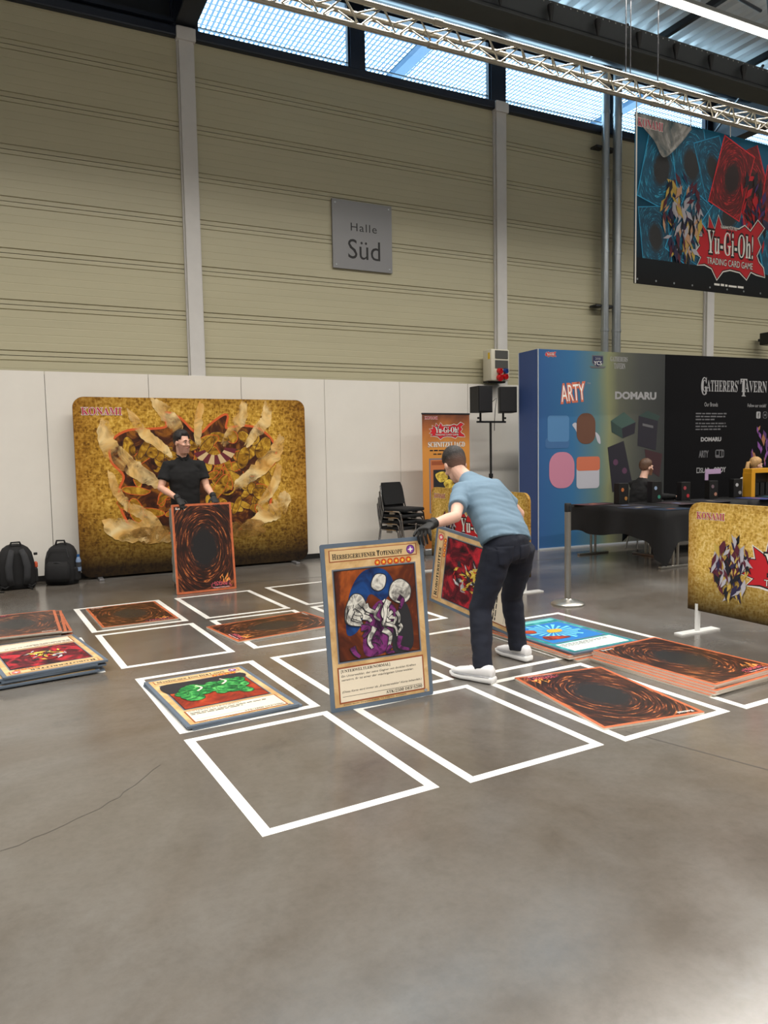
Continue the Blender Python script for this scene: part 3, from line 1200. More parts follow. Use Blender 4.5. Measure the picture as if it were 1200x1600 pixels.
def art_stones(root):
    """abstract drift of pale curved pieces over a dark glowing ground"""
    polys = [(rrect(AX0, AY0, AX1, AY1), 0, 0)]
    polys.append((UV(spline([(0.10, 0.30), (0.16, 0.72), (0.34, 0.97), (0.60, 0.98), (0.72, 0.80), (0.58, 0.62), (0.40, 0.70), (0.26, 0.34)])), 3, 1))
    polys.append((UV(spline([(0.30, 0.04), (0.34, 0.40), (0.52, 0.62), (0.72, 0.52), (0.68, 0.20), (0.56, 0.03)])), 2, 1.2))
    polys.append((UV(spline([(0.66, 0.03), (0.72, 0.42), (0.86, 0.56), (0.93, 0.3), (0.9, 0.03)])), 4, 1.4))
    rnd_ = random.Random(41)
    for (pts, mi, lo) in (([(0.10, 0.42), (0.11, 0.58), (0.20, 0.72), (0.31, 0.70), (0.36, 0.56), (0.30, 0.46), (0.18, 0.44)], 1, 4), ([(0.66, 0.66), (0.70, 0.80), (0.82, 0.84), (0.93, 0.74), (0.90, 0.60), (0.78, 0.57)], 1, 4),
                          ([(0.44, 0.80), (0.50, 0.92), (0.62, 0.90), (0.60, 0.78), (0.52, 0.74)], 1, 4)):
        P = UV(spline(pts))
        polys.append((grow(P, 0.006), 4, lo - 0.3))
        polys.append((P, mi, lo))
    # overlapping bands drifting down to the right, each with a dark edge
    for i in range(26):
        u, v = rnd_.uniform(0.14, 0.88), rnd_.uniform(0.06, 0.66)
        L, a = rnd_.uniform(0.10, 0.24), rnd_.uniform(-2.2, -0.6)
        k = rnd_.uniform(-0.10, 0.10)
        p0 = (u, v)
        p2_ = (min(0.97, max(0.03, u + L * cos(a))), min(0.97, max(0.02, v + L * sin(a))))
        pm = ((p0[0] + p2_[0]) / 2 + k, (p0[1] + p2_[1]) / 2 + k * 0.4)
        w0 = rnd_.uniform(0.035, 0.075)
        mi = 1 if i % 4 else 2
        polys.append((UV(ribbon([p0, pm, p2_], w0 * 1.35, w0 * 0.75)), 4, 4.4 + 0.15 * i))
        polys.append((UV(ribbon([p0, pm, p2_], w0, w0 * 0.45)), mi, 4.47 + 0.15 * i))
    flats(root, 'artwork', polys, [m_art_brn, m_art_bone, m_art_purp, m_art_blue, m_art_slate], 5)


m_art_crim = marble_material('art_crimson', [(0.34, S(30, 14, 20)), (0.5, S(96, 20, 34)), (0.66, S(196, 40, 54))], 7, 1.0)
m_art_gold = marble_material('art_gold', [(0.3, S(120, 84, 20)), (0.6, S(236, 208, 90))], 14, 1.0)
m_art_silver = marble_material('art_silver', [(0.3, S(84, 88, 98)), (0.6, S(226, 228, 230))], 12, 1.0)
m_art_red = mat('art_red', S(190, 32, 34), 0.5)


def art_shards(root):
    fl(root, 'artwork_ground', rrect(AX0, AY0, AX1, AY1), m_art_crim, 5)
    cx, cy = uv((0.52, 0.48))
    facets(root, 'artwork', cx, cy, 0.16, 0.17, 46, [m_art_gold, m_art_silver, m_art_red, m_art_slate], 6, 11, 0.34, 0.9)


m_art_rust = marble_material('art_rust', [(0.3, S(66, 26, 24)), (0.5, S(150, 48, 26)), (0.7, S(206, 88, 40))], 4, 1.5)
m_art_green = marble_material('art_green', [(0.3, S(10, 58, 32)), (0.5, S(34, 128, 60)), (0.7, S(110, 206, 110))], 14, 1.2)
m_art_dkgreen = mat('art_dkgreen', S(14, 50, 30), 0.5)


def art_green_blobs(root):
    polys = [(rrect(AX0, AY0, AX1, AY1), 0, 0), (UV(spline([(0.0, 0.62), (0.3, 0.7), (0.6, 0.66), (1.0, 0.8), (1.0, 1.0), (0.5, 0.99), (0.0, 1.0)], 5)), 3, 1)]
    rnd = random.Random(5)
    for i in range(34):
        u = rnd.uniform(0.12, 0.88)
        v = 0.62 - 0.25 * abs(u - 0.45) + rnd.uniform(-0.24, 0.22)
        r = rnd.uniform(0.05, 0.12)
        E_ = UV(ell(u, v, r * rnd.uniform(0.9, 1.5), r, 14, rnd.uniform(0, 3)))
        polys.append((grow(E_, 0.004), 2, 2 + 0.1 * i))
        polys.append((E_, 1, 2.05 + 0.1 * i))
    for (u, v) in ((0.34, 0.66), (0.68, 0.76)):
        polys.append((UV(ribbon([(u - 0.03, v - 0.12), (u + 0.05, v - 0.02), (u + 0.01, v + 0.1)], 0.03, 0.02)), 4, 7))
    flats(root, 'artwork', polys, [m_art_rust, m_art_green, m_art_dkgreen, m_art_slate, m_paper], 5)


BADGE_D = (mat('badge_purple', S(86, 44, 120), 0.4), mat('badge_violet', S(140, 70, 160), 0.4))
BADGE_E = (mat('badge_red', S(200, 40, 64), 0.4), mat('badge_pink', S(230, 96, 110), 0.4))

# the card the bending man stands up
c2 = card_root('upright tan giant card with grey border held by the bending man', frame((2.004, 4.036, 0.003), (0.9995, -0.0291, 0.0137), (-0.0109, 0.0929, 0.9956)))
card_front(c2, 'HERBEIGERUFENER TOTENKOPF', 6, BADGE_D, art_stones, '[UNTERWELTLER/NORMAL]',
           ['Ein Unterweltler, der seine Gegner mit dunklen Kräften', 'verwirrt. Er ist einer der mächtigsten Unterweltler.', '', '', '(Diese Karte wird immer als „Erzunterweltler"-Karte behandelt.)'], 'ATK/2500 DEF/1200')
# the card he lifts with the other hand, turned on its side (its top edge points away from us)
rx_ = Vector((0.1641, -0.9772, -0.1439))
ry_ = Vector((0.0533, -0.1367, 0.9892))
rz_ = rx_.cross(ry_)
ro = Vector((3.4198, 5.2846, 0.1413)) + ry_ * 0.345 + rx_ * 0.5025
c3 = card_root('sideways tan giant card lifted behind the legs of the bending man', frame(ro, ry_, -rx_))
card_front(c3, 'ROBOTERRITTER', 4, BADGE_E, art_shards, '[MASCHINE / NORMAL]', ['~', '~'], '')


def flat_card(label, cx, cy, ang, z, back=True, group='giant playing cards'):
    a = radians(ang)
    yv = Vector((cos(a), sin(a), 0))
    xv = Vector((yv.y, -yv.x, 0))
    o = Vector((cx, cy, z + CT + 0.0004)) - yv * (CH / 2)
    r = card_root(label, frame(o, xv, yv), group)
    if back:
        card_back(r)
    return r


# the standing man's card
c1 = card_root('upright brown whirl card held by the standing man in black', frame((1.978, 8.44, 0.003), (0.998, 0.0626, -0.0012), (-0.0054, 0.105, 0.9945)))
card_back(c1)
flat_card('brown whirl card lying in the tape square nearest the standing man', 1.026, 7.62, 93, 0)
flat_card('brown whirl card lying crosswise over two tape lines', 2.08, 6.38, 8.5, 0.001)
flat_card('brown whirl card lying alone at the front right', 3.263, 3.50, 262.4, 0)
# pile of backs at the right
for i, (dx, dy, a) in enumerate(((-0.06, -0.02, 94.0), (-0.055, -0.03, 95.5), (-0.03, -0.03, 95), (-0.015, 0.0, 94.2), (0.0, 0.0, 95.2))):
    flat_card(['lowest brown whirl card of the right-hand pile', 'second card from the bottom of the right-hand pile', 'middle brown whirl card of the right-hand pile', 'second card from the top of the right-hand pile', 'topmost brown whirl card of the right-hand pile'][i],
              4.17 + dx, 3.69 + dy, a, i * 0.013, True, 'cards of the right-hand pile')
# pile of backs at the left edge
for i, (dx, dy, a) in enumerate(((0.08, 0.02, 271), (0.02, 0.02, 267), (0.07, 0.03, 272), (0.05, -0.01, 269), (0.0, -0.03, 270.0))):
    flat_card(['lowest brown whirl card of the left edge pile', 'second lowest brown whirl card of the left edge pile', 'middle brown whirl card of the left edge pile', 'second card from the top of the brown left edge pile', 'topmost brown whirl card of the left edge pile'][i],
              0.02 + dx, 7.46 + dy, a, i * 0.013, True, 'cards of the brown left pile')


def blank_card(r, mface):
    card_board(r, True)
    flats(r, 'border_print', [(rrect(-CW / 2, 0, CW / 2, CH, 0.012, 3), 0, 0), (rrect(-CW / 2 + 0.026, 0.026, CW / 2 - 0.026, CH - 0.026), 1, 1)], [m_steel, mface], 1)


# pile of tan fronts at the left edge
rnd = random.Random(12)
ord6 = ['lowest', 'second lowest', 'third lowest', 'third from the top', 'second from the top']
for i in range(5):
    r = flat_card('grey-bordered tan card, %s in the left edge pile of fronts' % ord6[i], 0.16 + rnd.uniform(-0.05, 0.03), 6.11 + rnd.uniform(-0.03, 0.03), -81 + rnd.uniform(-3, 3), i * 0.0135, False, 'cards of the tan left pile')
    blank_card(r, m_tan)
r = flat_card('topmost tan card with red picture on the left edge pile', 0.178, 6.114, -81, 5 * 0.0135, False, 'cards of the tan left pile')
card_front(r, 'ROBOTERRITTER', 4, BADGE_E, art_shards, '[MASCHINE / NORMAL]', ['~', '~'], '')
# green-picture card
r = flat_card('grey-bordered card hidden beneath the green-picture card', 1.152, 4.70, 96.5, 0, False, 'cards in the green-picture pile')
blank_card(r, m_tan)
r = flat_card('tan card with green and rust picture lying at the front left', 1.141, 4.694, 94.5, 0.0135, False, 'cards in the green-picture pile')
card_front(r, 'MYSTISCHER JINN DER LAMPE', 4, BADGE_D, art_green_blobs, '[UNTERWELTLER/NORMAL]', ['~', '~'], 'ATK/1800 DEF/1000')
# teal card pile
m_tealcard = marble_material('card_teal', [(0.3, S(16, 96, 104)), (0.5, S(30, 140, 146)), (0.7, S(90, 190, 190))], 5, 1.5, 0.45)
m_sky1 = mat('art_azure', S(30, 120, 196), 0.45)
m_sky2 = mat('art_cyan', S(120, 214, 240), 0.45)
m_orange = mat('art_orange', S(240, 176, 50), 0.45)
for i in range(3):
    r = flat_card('dark-edged card, %s below the teal card' % ['third', 'second', 'first'][i], 3.94 + rnd.uniform(-0.03, 0.01), 4.70 + rnd.uniform(-0.02, 0.02), 93 + rnd.uniform(-1.5, 1.5), i * 0.0135, False, 'cards in the teal pile')
    card_back(r)
r = flat_card('teal card with blue starburst picture at the right', 3.95, 4.71, 93, 3 * 0.0135, False, 'cards in the teal pile')
card_board(r, True)
flats(r, 'border_print', [(rrect(-CW / 2, 0, CW / 2, CH, 0.012, 3), 0, 0), (rrect(-CW / 2 + 0.026, 0.026, CW / 2 - 0.026, CH - 0.026), 1, 1), (rrect(-0.29, 0.9, 0.29, 0.965), 2, 2)], [m_steel, m_tealcard, mat('teal_light', S(120, 196, 196), 0.45)], 1)
flats(r, 'art_frame', [(rrect(AX0 - 0.012, AY0 - 0.012, AX1 + 0.012, AY1 + 0.012), 0, 0)], [m_aframe], 3)
polys = [(rrect(AX0, AY0, AX1, AY1), 0, 0)]
ccx, ccy = uv((0.5, 0.55))
for k in range(22):
    a = 2 * pi * k / 22
    rr = 0.24 if k % 2 else 0.2
    P = [(ccx + 0.03 * cos(a), ccy + 0.03 * sin(a)), (ccx + rr * cos(a - 0.07), ccy + rr * sin(a - 0.07)), (ccx + rr * cos(a + 0.07), ccy + rr * sin(a + 0.07))]
    polys.append((P, 1, 1))
polys.append((spline([(ccx - 0.06, ccy - 0.03), (ccx + 0.05, ccy - 0.045), (ccx + 0.09, ccy + 0.03), (ccx - 0.02, ccy + 0.05)]), 2, 3))
polys.append((spline([(ccx - 0.20, ccy - 0.10), (ccx - 0.05, ccy - 0.16), (ccx - 0.02, ccy - 0.22), (ccx - 0.22, ccy - 0.21)]), 3, 3))
polys.append((spline([(ccx - 0.24, ccy + 0.05), (ccx - 0.16, ccy + 0.02), (ccx - 0.13, ccy + 0.10), (ccx - 0.23, ccy + 0.13)]), 3, 3))
flats(r, 'artwork', polys, [m_sky1, m_sky2, m_orange, m_art_rust], 4)
flats(r, 'text_box', [(rrect(-0.285, 0.05, 0.285, 0.258), 0, 0)], [mat('teal_textbox', S(218, 228, 226), 0.6)], 3)
small_lines(r, 'text_print', -0.27, 0.222, 0.5, 0.014, m_ctext, 4, 0.024, 3, 5, 0.6)

# ---------------------------------------------------------------- white tape outlines on the floor
m_tape = mat('white_tape', S(236, 235, 230), 0.5, var=0.03, vscale=3)
TW, TL_, TH = 0.8587, 1.212, radians(2.837)
tu, tv = Vector((cos(TH), sin(TH), 0)), Vector((-sin(TH), cos(TH), 0))
TAPES = [(0.852, 2.843, 'white tape rectangle nearest the viewer, empty'), (1.858, 2.854, 'white tape rectangle to the right of the nearest one, empty'), (2.843, 2.876, 'white tape rectangle round the lone front right card'),
         (3.815, 2.900, 'white tape rectangle under the right-hand card pile'), (0.791, 4.154, 'white tape rectangle round the green-picture card'), (1.786, 4.207, 'white tape rectangle behind the upright tan card'),
         (2.772, 4.224, 'white tape rectangle the bending man stands in'), (3.814, 4.288, 'white tape rectangle round the teal card'), (0.683, 5.675, 'empty white tape rectangle right of the tan left pile'),
         (0.609, 6.999, 'white tape rectangle round the back left whirl card'), (1.628, 7.034, 'empty white tape rectangle in front of the standing man'), (1.697, 5.733, 'white tape rectangle crossed by the tilted whirl card'),
         (2.681, 7.142, 'farthest right white tape rectangle near the wall'), (2.737, 5.825, 'white tape rectangle left of the sideways lifted card'), (-0.286, 5.612, 'white tape rectangle under the tan left pile')]
for (ox, oy, lab) in TAPES:
    t = thing('tape_outline', lab, 'tape', frame((ox, oy, 0), tu, tv), 'tape rectangles on the floor')
    w = 0.05
    for (x0, y0, x1, y1, z) in ((0, 0, TW, w, 0.0008), (0, TL_ - w, TW, TL_, 0.0008), (0, 0.003, w, TL_ - 0.003, 0.0015), (TW - w, 0.003, TW, TL_ - 0.003, 0.0015)):
        B().prism(rrect(x0, y0, x1, y1), 0.0001, z).build('tape_strip', m_tape, t)

# ---------------------------------------------------------------- gold photo backdrop
GOLD = [(0.20, S(70, 44, 10)), (0.40, S(140, 98, 26)), (0.58, S(196, 150, 52)), (0.8, S(232, 192, 96))]
bd = thing('photo_backdrop', 'large gold fabric photo backdrop with fiery emblem behind the standing man', 'backdrop', frame((2.31, 10.09, 0.0), (1, 0, 0), (0, 0, 1)))
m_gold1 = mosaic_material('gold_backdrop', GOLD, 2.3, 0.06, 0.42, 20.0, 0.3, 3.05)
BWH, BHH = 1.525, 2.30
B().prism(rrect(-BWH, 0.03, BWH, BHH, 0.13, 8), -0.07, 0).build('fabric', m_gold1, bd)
for s in (-1, 1):
    B().box((s * 1.3, 0.012, -0.02), (0.06, 0.024, 0.42), bev=0.005).build('foot', mat('foot_grey', S(120, 120, 122), 0.4, 0.4), bd)
konami(bd, -1.43, 2.075, 0.48, 0.095, 6)
m_em_rim = mat('emblem_rim', S(214, 92, 36), 0.6)
m_em_dark = marble_material('emblem_dark', [(0.34, S(28, 14, 10)), (0.5, S(78, 38, 18)), (0.62, S(150, 92, 28)), (0.78, S(60, 26, 14))], 2.6, 2.2)
m_em_gold = marble_material('emblem_gold', [(0.3, S(70, 40, 10)), (0.48, S(158, 112, 26)), (0.66, S(216, 172, 60))], 6.0, 1.6)
m_em_stripe = mat('emblem_maroon', S(104, 28, 40), 0.6)
m_flame = marble_material('flame_cream', [(0.25, S(216, 156, 70)), (0.45, S(238, 194, 118)), (0.7, S(250, 226, 170))], 2.5, 1.0, detail=2)
nt = m_flame.node_tree
lk(nt, ramp(nt, noise_fac(nt, 3.6, 3, 0.55, None, 0.9), [(0.34, (0, 0, 0)), (0.60, (0.95, 0.95, 0.95))]), nt.nodes['Principled BSDF'].inputs['Alpha'])
m_smoke = marble_material('smoke_dun', [(0.3, S(90, 60, 22)), (0.55, S(178, 134, 68)), (0.75, S(216, 176, 104))], 2.2, 1.6)
nt = m_smoke.node_tree
lk(nt, ramp(nt, noise_fac(nt, 4.0, 5, 0.65, None, 1.2), [(0.38, (0, 0, 0)), (0.62, (0.85, 0.85, 0.85))]), nt.nodes['Principled BSDF'].inputs['Alpha'])
# generic fiery emblem: an irregular dark mass with gold scales, wisps of flame over it


def wisp(pts, w, n=9, seed=1):
    """flame-like tapering band with a wavering edge"""
    P = [Vector(p) for p in pts]
    C = []
    for i in range(len(P) - 1):
        p0, p1, p2_, p3 = P[max(i - 1, 0)], P[i], P[i + 1], P[min(i + 2, len(P) - 1)]
        for k in range(n):
            t_ = k / n
            C.append(0.5 * ((2 * p1) + (p2_ - p0) * t_ + (2 * p0 - 5 * p1 + 4 * p2_ - p3) * t_ * t_ + (3 * p1 - p0 - 3 * p2_ + p3) * t_ ** 3))
    C.append(P[-1])
    m = len(C)
    L, R = [], []
    for i, c in enumerate(C):
        d = (C[min(i + 1, m - 1)] - C[max(i - 1, 0)]).normalized()
        t_ = i / (m - 1)
        prof = (t_ ** 0.5) * (1 - t_) ** 0.75 * 1.9
        q = Vector((-d.y, d.x))
        L.append(c + q * w / 2 * prof * (1 + 0.45 * noise.noise(Vector((i * 0.55, seed * 3.1, 0)))))
        R.append(c - q * w / 2 * prof * (1 + 0.45 * noise.noise(Vector((i * 0.55, seed * 3.1, 7)))))
    return [(p.x, p.y) for p in L] + [(p.x, p.y) for p in R[::-1][1:-1]]


polys = []
outl = [(0.06, 1.84), (0.22, 1.98), (0.40, 2.08), (0.38, 1.90), (0.62, 1.93), (0.86, 1.88), (1.04, 1.70), (1.06, 1.46), (0.92, 1.30), (0.98, 1.08), (0.96, 0.84), (0.84, 0.66), (0.60, 0.56), (0.30, 0.52), (0.05, 0.50)]
full_o = outl + [(-p[0] * 1.03, p[1] + 0.05 * sin(7 * p[0])) for p in outl[::-1]]
OUT = spline(full_o, 5)
polys.append((grow(OUT, 0.030), 0, 0))
polys.append((OUT, 1, 1))
rnd = random.Random(31)
for i in range(90):
    s_ = rnd.choice((-1, 1))
    u, v = s_ * rnd.uniform(0.10, 0.92), rnd.uniform(0.62, 1.80)
    r1, r2, a = rnd.uniform(0.07, 0.20), rnd.uniform(0.04, 0.10), rnd.uniform(0, 3.1)
    E_ = [(u + r1 * cos(q) * cos(a) * (1 + 0.3 * noise.noise(Vector((q, i, 0)))) - r2 * sin(q) * sin(a), v + r1 * cos(q) * sin(a) + r2 * sin(q) * cos(a) * (1 + 0.3 * noise.noise(Vector((q, i, 3))))) for q in [2 * pi * k / 16 for k in range(16)]]
    mi = rnd.choice((1, 2, 2, 2))
    polys.append((grow(E_, 0.008), 5 if i % 3 else 0, 2 + 0.06 * i))
    polys.append((E_, mi, 2.03 + 0.06 * i))
for k in range(9):
    a0, a1 = radians(200 + 17 * k), radians(200 + 17 * (k + 1))
    P = [(0.22 + r_ * cos(a), 1.66 + 0.8 * r_ * sin(a)) for (r_, a) in ((0.14, a0), (0.30, a0), (0.30, a1), (0.14, a1))]
    polys.append((P, 3 if k % 2 == 0 else 4, 8))
spir = []
for k in range(40):
    a = k * 0.32
    spir.append((0.36 + 0.010 * a * cos(a), 1.12 + 0.010 * a * sin(a)))
polys.append((ribbon(spir, 0.012, 0.022, 2), 2, 8.5))
flats(bd, 'emblem_print', polys, [m_em_rim, m_em_dark, m_em_gold, m_em_stripe, m_tan2, mat('emblem_line', S(60, 26, 14), 0.6)], 2)
fp = []
for q, (pts, w) in enumerate((([(-1.16, 2.02), (-1.14, 1.72), (-0.92, 1.46), (-0.62, 1.24), (-0.44, 1.12)], 0.22), ([(-0.56, 2.27), (-0.40, 2.10), (-0.26, 1.90), (-0.22, 1.70)], 0.18), ([(-0.86, 2.14), (-0.70, 1.86), (-0.46, 1.66), (-0.34, 1.52)], 0.13), ([(0.08, 2.24), (0.02, 2.02), (0.0, 1.76), (0.02, 1.6)], 0.10),
                              ([(0.66, 2.26), (0.60, 2.06), (0.46, 1.86), (0.34, 1.66)], 0.16), ([(0.98, 2.26), (0.96, 2.04), (0.80, 1.84), (0.66, 1.64)], 0.16), ([(1.18, 1.80), (1.08, 1.58), (0.82, 1.34), (0.56, 1.16), (0.5, 1.0)], 0.20), ([(1.24, 1.00), (1.10, 0.80), (0.84, 0.66), (0.56, 0.52)], 0.24),
                              ([(1.14, 1.40), (1.04, 1.12), (0.88, 0.90), (0.8, 0.76)], 0.12), ([(-1.22, 0.72), (-0.98, 0.60), (-0.66, 0.56), (-0.36, 0.44)], 0.28), ([(-1.12, 1.36), (-1.06, 1.12), (-0.92, 0.94), (-0.7, 0.86)], 0.11), ([(-0.98, 0.92), (-0.7, 0.78), (-0.5, 0.6)], 0.14))):
    fp.append((wisp(pts, w * 1.25, 9, q), 0, 0.1 * len(fp)))
    fp.append((wisp([(p[0] - 0.03, p[1] + 0.03) for p in pts], w * 0.5, 9, q + 20), 0, 0.1 * len(fp)))
rnd = random.Random(8)
for i in range(12):
    s_ = rnd.choice((-1, 1))
    u, v, r1 = s_ * rnd.uniform(0.45, 1.0), rnd.uniform(0.46, 0.60), rnd.uniform(0.10, 0.20)
    fp.append(([(u + r1 * cos(q) * (1 + 0.35 * noise.noise(Vector((q * 1.3, i, 1)))), v + 0.4 * r1 * sin(q) * (1 + 0.35 * noise.noise(Vector((q * 1.3, i, 5))))) for q in [2 * pi * k / 20 for k in range(20)]], 1, 0.1 * len(fp)))
flats(bd, 'flame_print', fp, [m_flame, m_smoke], 12)

# ---------------------------------------------------------------- low gold barrier panels
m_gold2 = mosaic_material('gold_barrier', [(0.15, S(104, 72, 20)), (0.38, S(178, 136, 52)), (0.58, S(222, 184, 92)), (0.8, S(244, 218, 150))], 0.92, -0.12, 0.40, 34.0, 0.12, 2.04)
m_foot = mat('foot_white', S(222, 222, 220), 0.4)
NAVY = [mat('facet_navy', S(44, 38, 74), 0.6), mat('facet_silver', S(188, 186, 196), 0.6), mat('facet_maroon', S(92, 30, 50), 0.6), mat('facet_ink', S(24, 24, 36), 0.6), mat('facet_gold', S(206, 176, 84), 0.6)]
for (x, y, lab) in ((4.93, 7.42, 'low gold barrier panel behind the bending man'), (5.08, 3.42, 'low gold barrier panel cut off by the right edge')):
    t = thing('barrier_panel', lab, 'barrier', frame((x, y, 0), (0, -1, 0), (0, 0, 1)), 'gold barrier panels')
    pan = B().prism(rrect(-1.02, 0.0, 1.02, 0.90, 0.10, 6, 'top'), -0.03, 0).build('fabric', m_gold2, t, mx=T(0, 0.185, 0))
    r2 = bpy.data.objects.new('print', None)
    konami(t, -0.94, 0.95, 0.27, 0.058, 2)
    game_logo(t, 0.10, 0.62, 0.60, 0.24, 3)
    facets(t, 'facet_print', -0.60, 0.58, 0.17, 0.24, 120, NAVY, 2, 21, 0.34, 0.5)
    for s in (-1, 1):
        lg = B().bar((s * 0.93, 0.01, -0.015), (s * 0.93, 0.24, -0.015), 0.022, 12).build('leg', m_foot, t, True)
        B().box((s * 0.93, 0.006, -0.015), (0.09, 0.012, 0.44)).build('foot', m_foot, t)

# ---------------------------------------------------------------- big banner on the truss
bn = thing('hanging_banner', 'large teal and red printed banner hanging from the truss', 'banner', frame((6.70, 6.70, 3.47), (1, 0, 0), (0, 0, 1)))
m_bteal = fadex_material('banner_ground', [(0.0, S(10, 22, 28)), (0.35, S(10, 60, 84)), (1.0, S(14, 96, 130))], 1.95, 1, 0.5, 1.4, 0.5)
B().prism(rrect(0, 0, 3.0, 1.94), -0.004, 0).build('sheet', m_bteal, bn)
m_tw = swirl_material('banner_whirl_teal', S(10, 78, 108), S(18, 138, 180), S(90, 214, 245), S(44, 44, 46), S(46, 170, 220), 0.30, 0.44, 0.012)
m_rw = swirl_material('banner_whirl_red', S(90, 10, 18), S(180, 22, 32), S(240, 70, 70), S(40, 20, 22), S(228, 40, 50), 0.30, 0.44, 0.014)
m_tws = swirl_material('banner_whirl_small', S(8, 66, 92), S(12, 120, 158), S(70, 196, 230), S(40, 40, 42), S(36, 150, 196), 0.24, 0.36, 0.012)


def whirl_card(x, y, a, m_, hw, hh, layer):
    bq = B().flat(rrect(-hw, -hh, hw, hh), 0)
    bq.build('whirl_print', m_, bn, mx=T(x, y, layer * LAY) @ RZ(a))


# clip every whirl to the sheet by keeping its centre well inside
for i, (x, y, a, m_, hw, hh) in enumerate(((0.43, 1.36, -14, m_tw, 0.30, 0.44), (0.92, 1.48, 12, m_tw, 0.30, 0.40), (1.30, 1.49, 20, m_tws, 0.24, 0.36), (0.34, 0.56, 8, m_tws, 0.24, 0.36), (0.95, 0.72, -26, m_tw, 0.30, 0.44), (1.62, 0.98, -40, m_tw, 0.30, 0.44),
                                           (2.0, 1.40, 24, m_rw, 0.30, 0.42), (1.64, 1.42, -18, m_rw, 0.30, 0.44), (2.5, 1.2, -12, m_rw, 0.30, 0.44), (2.5, 0.56, 20, m_tw, 0.30, 0.44), (1.30, 0.46, 70, m_tws, 0.24, 0.36))):
    whirl_card(x, y, a, m_, hw, hh, 2 + i * 0.4)
flats(bn, 'smoke_print', [(spline([(0.02, 1.92), (0.10, 1.80), (0.30, 1.66), (0.44, 1.50), (0.62, 1.60), (0.86, 1.84), (0.84, 1.92)], 5), 0, 0)], [marble_material('banner_mist', [(0.3, S(40, 70, 80)), (0.5, S(128, 128, 124)), (0.7, S(206, 204, 200))], 2.4, 1.4)], 8)
m_bpal = NAVY + [mat('facet_skin', S(206, 160, 126), 0.6)]
facets(bn, 'facet_print', 0.78, 0.82, 0.33, 0.50, 130, NAVY[:4] + [NAVY[1], NAVY[4], m_bpal[5]], 9, 5, 0.26, 0.5)
facets(bn, 'facet_print', 2.05, 1.0, 0.28, 0.55, 50, [NAVY[0], NAVY[3], mat('facet_violet', S(66, 44, 110), 0.6), m_logo_red], 9, 9, 0.26, 0.5)
flats(bn, 'dark_hem', [(rrect(0, 0, 3.0, 0.30), 0, 0)], [fadex_material('hem_black', [(0.0, S(12, 12, 14)), (1.0, S(18, 26, 32))], 0.3, 1, 0.5)], 16)
konami(bn, 0.03, 1.78, 0.40, 0.10, 18)
game_logo(bn, 1.62, 0.56, 0.62, 0.40, 18)
small_lines(bn, 'small_print', 1.34, 0.085, 0.56, 0.036, m_white, 18, seed=9)
flats(bn, 'white_hem', [(rrect(0, 0, 0.022, 1.94), 0, 0)], [m_white], 20)
for ex in (0.04, 0.34, 0.64, 0.95, 1.26, 1.57, 1.88, 2.2, 2.5):
    B().prism(ell(ex, 0.05, 0.012, 0.012, 12), 0, 0.003).build('eyelet', m_galv, bn, mx=T(0, 0, 21 * LAY))
for ex in (0.02, 0.9, 1.6, 2.4):
    B().bar((ex, 1.92, 0.0), (ex, 2.09, 0.0), 0.006, 6).build('cable_tie', m_white, bn)

# ---------------------------------------------------------------- roll-up banner
ru = thing('rollup_banner', 'orange roll-up banner reading Schnitzeljagd behind the bending man', 'banner', frame((5.955, 9.72, 0), (1, 0, 0), (0, 0, 1)))
m_orr = fadex_material('rollup_orange', [(0.0, S(150, 84, 40)), (0.3, S(196, 130, 58)), (0.75, S(206, 140, 66)), (0.9, S(170, 100, 56)), (1.0, S(110, 66, 48))], 2.1, 1, 0.6, 3.0, 0.2)
B().prism(rrect(-0.415, 0.08, 0.415, 2.10), -0.004, 0).build('sheet', m_orr, ru)
B().box((0, 0.045, -0.03), (0.86, 0.09, 0.18), bev=0.012).build('base', m_galv, ru)
B().box((0, 2.105, -0.004), (0.84, 0.022, 0.02), bev=0.003).build('top_rail', m_dark, ru)
B().bar((0, 0.05, -0.03), (0, 2.1, -0.03), 0.012, 8).build('pole', m_galv, ru)
konami(ru, -0.37, 2.02, 0.22, 0.046, 2)
game_logo(ru, 0.01, 1.85, 0.30, 0.125, 2)
outlined(ru, 'heading', serif('SCHNITZELJAGD'), 0.005, 1.60, m_white, m_pblack, 2, h=0.085, w=0.65, off=0.03)
small_lines(ru, 'text_print', -0.29, 1.548, 0.58, 0.028, m_ctext, 2, seed=3)
small_lines(ru, 'text_print', -0.23, 1.495, 0.46, 0.028, m_ctext, 2, seed=4)
flats(ru, 'card_picture', [(rrect(-0.305, 0.62, 0.305, 1.44), 0, 0), (rrect(-0.285, 0.64, 0.285, 1.42), 1, 1), (rrect(-0.265, 1.34, 0.265, 1.40), 2, 2), (rrect(-0.235, 0.86, 0.235, 1.27), 3, 2)], [m_aframe, mat('pic_orange', S(190, 112, 66), 0.6), m_brown, m_art_slate], 2)
flats(ru, 'artwork', [(spline([(-0.2, 1.2), (-0.05, 1.24), (0.02, 1.14), (-0.12, 1.08)], 5), 0, 0), (spline([(-0.06, 1.06), (0.06, 1.12), (0.16, 0.98), (0.06, 0.92)], 5), 0, 0.2), (spline([(-0.22, 1.0), (-0.12, 0.98), (-0.14, 0.88), (-0.22, 0.88)], 5), 0, 0.3), (spline([(0.1, 1.2), (0.2, 1.22), (0.2, 1.08)], 5), 1, 0.4)], [m_art_gold, m_art_green], 6)

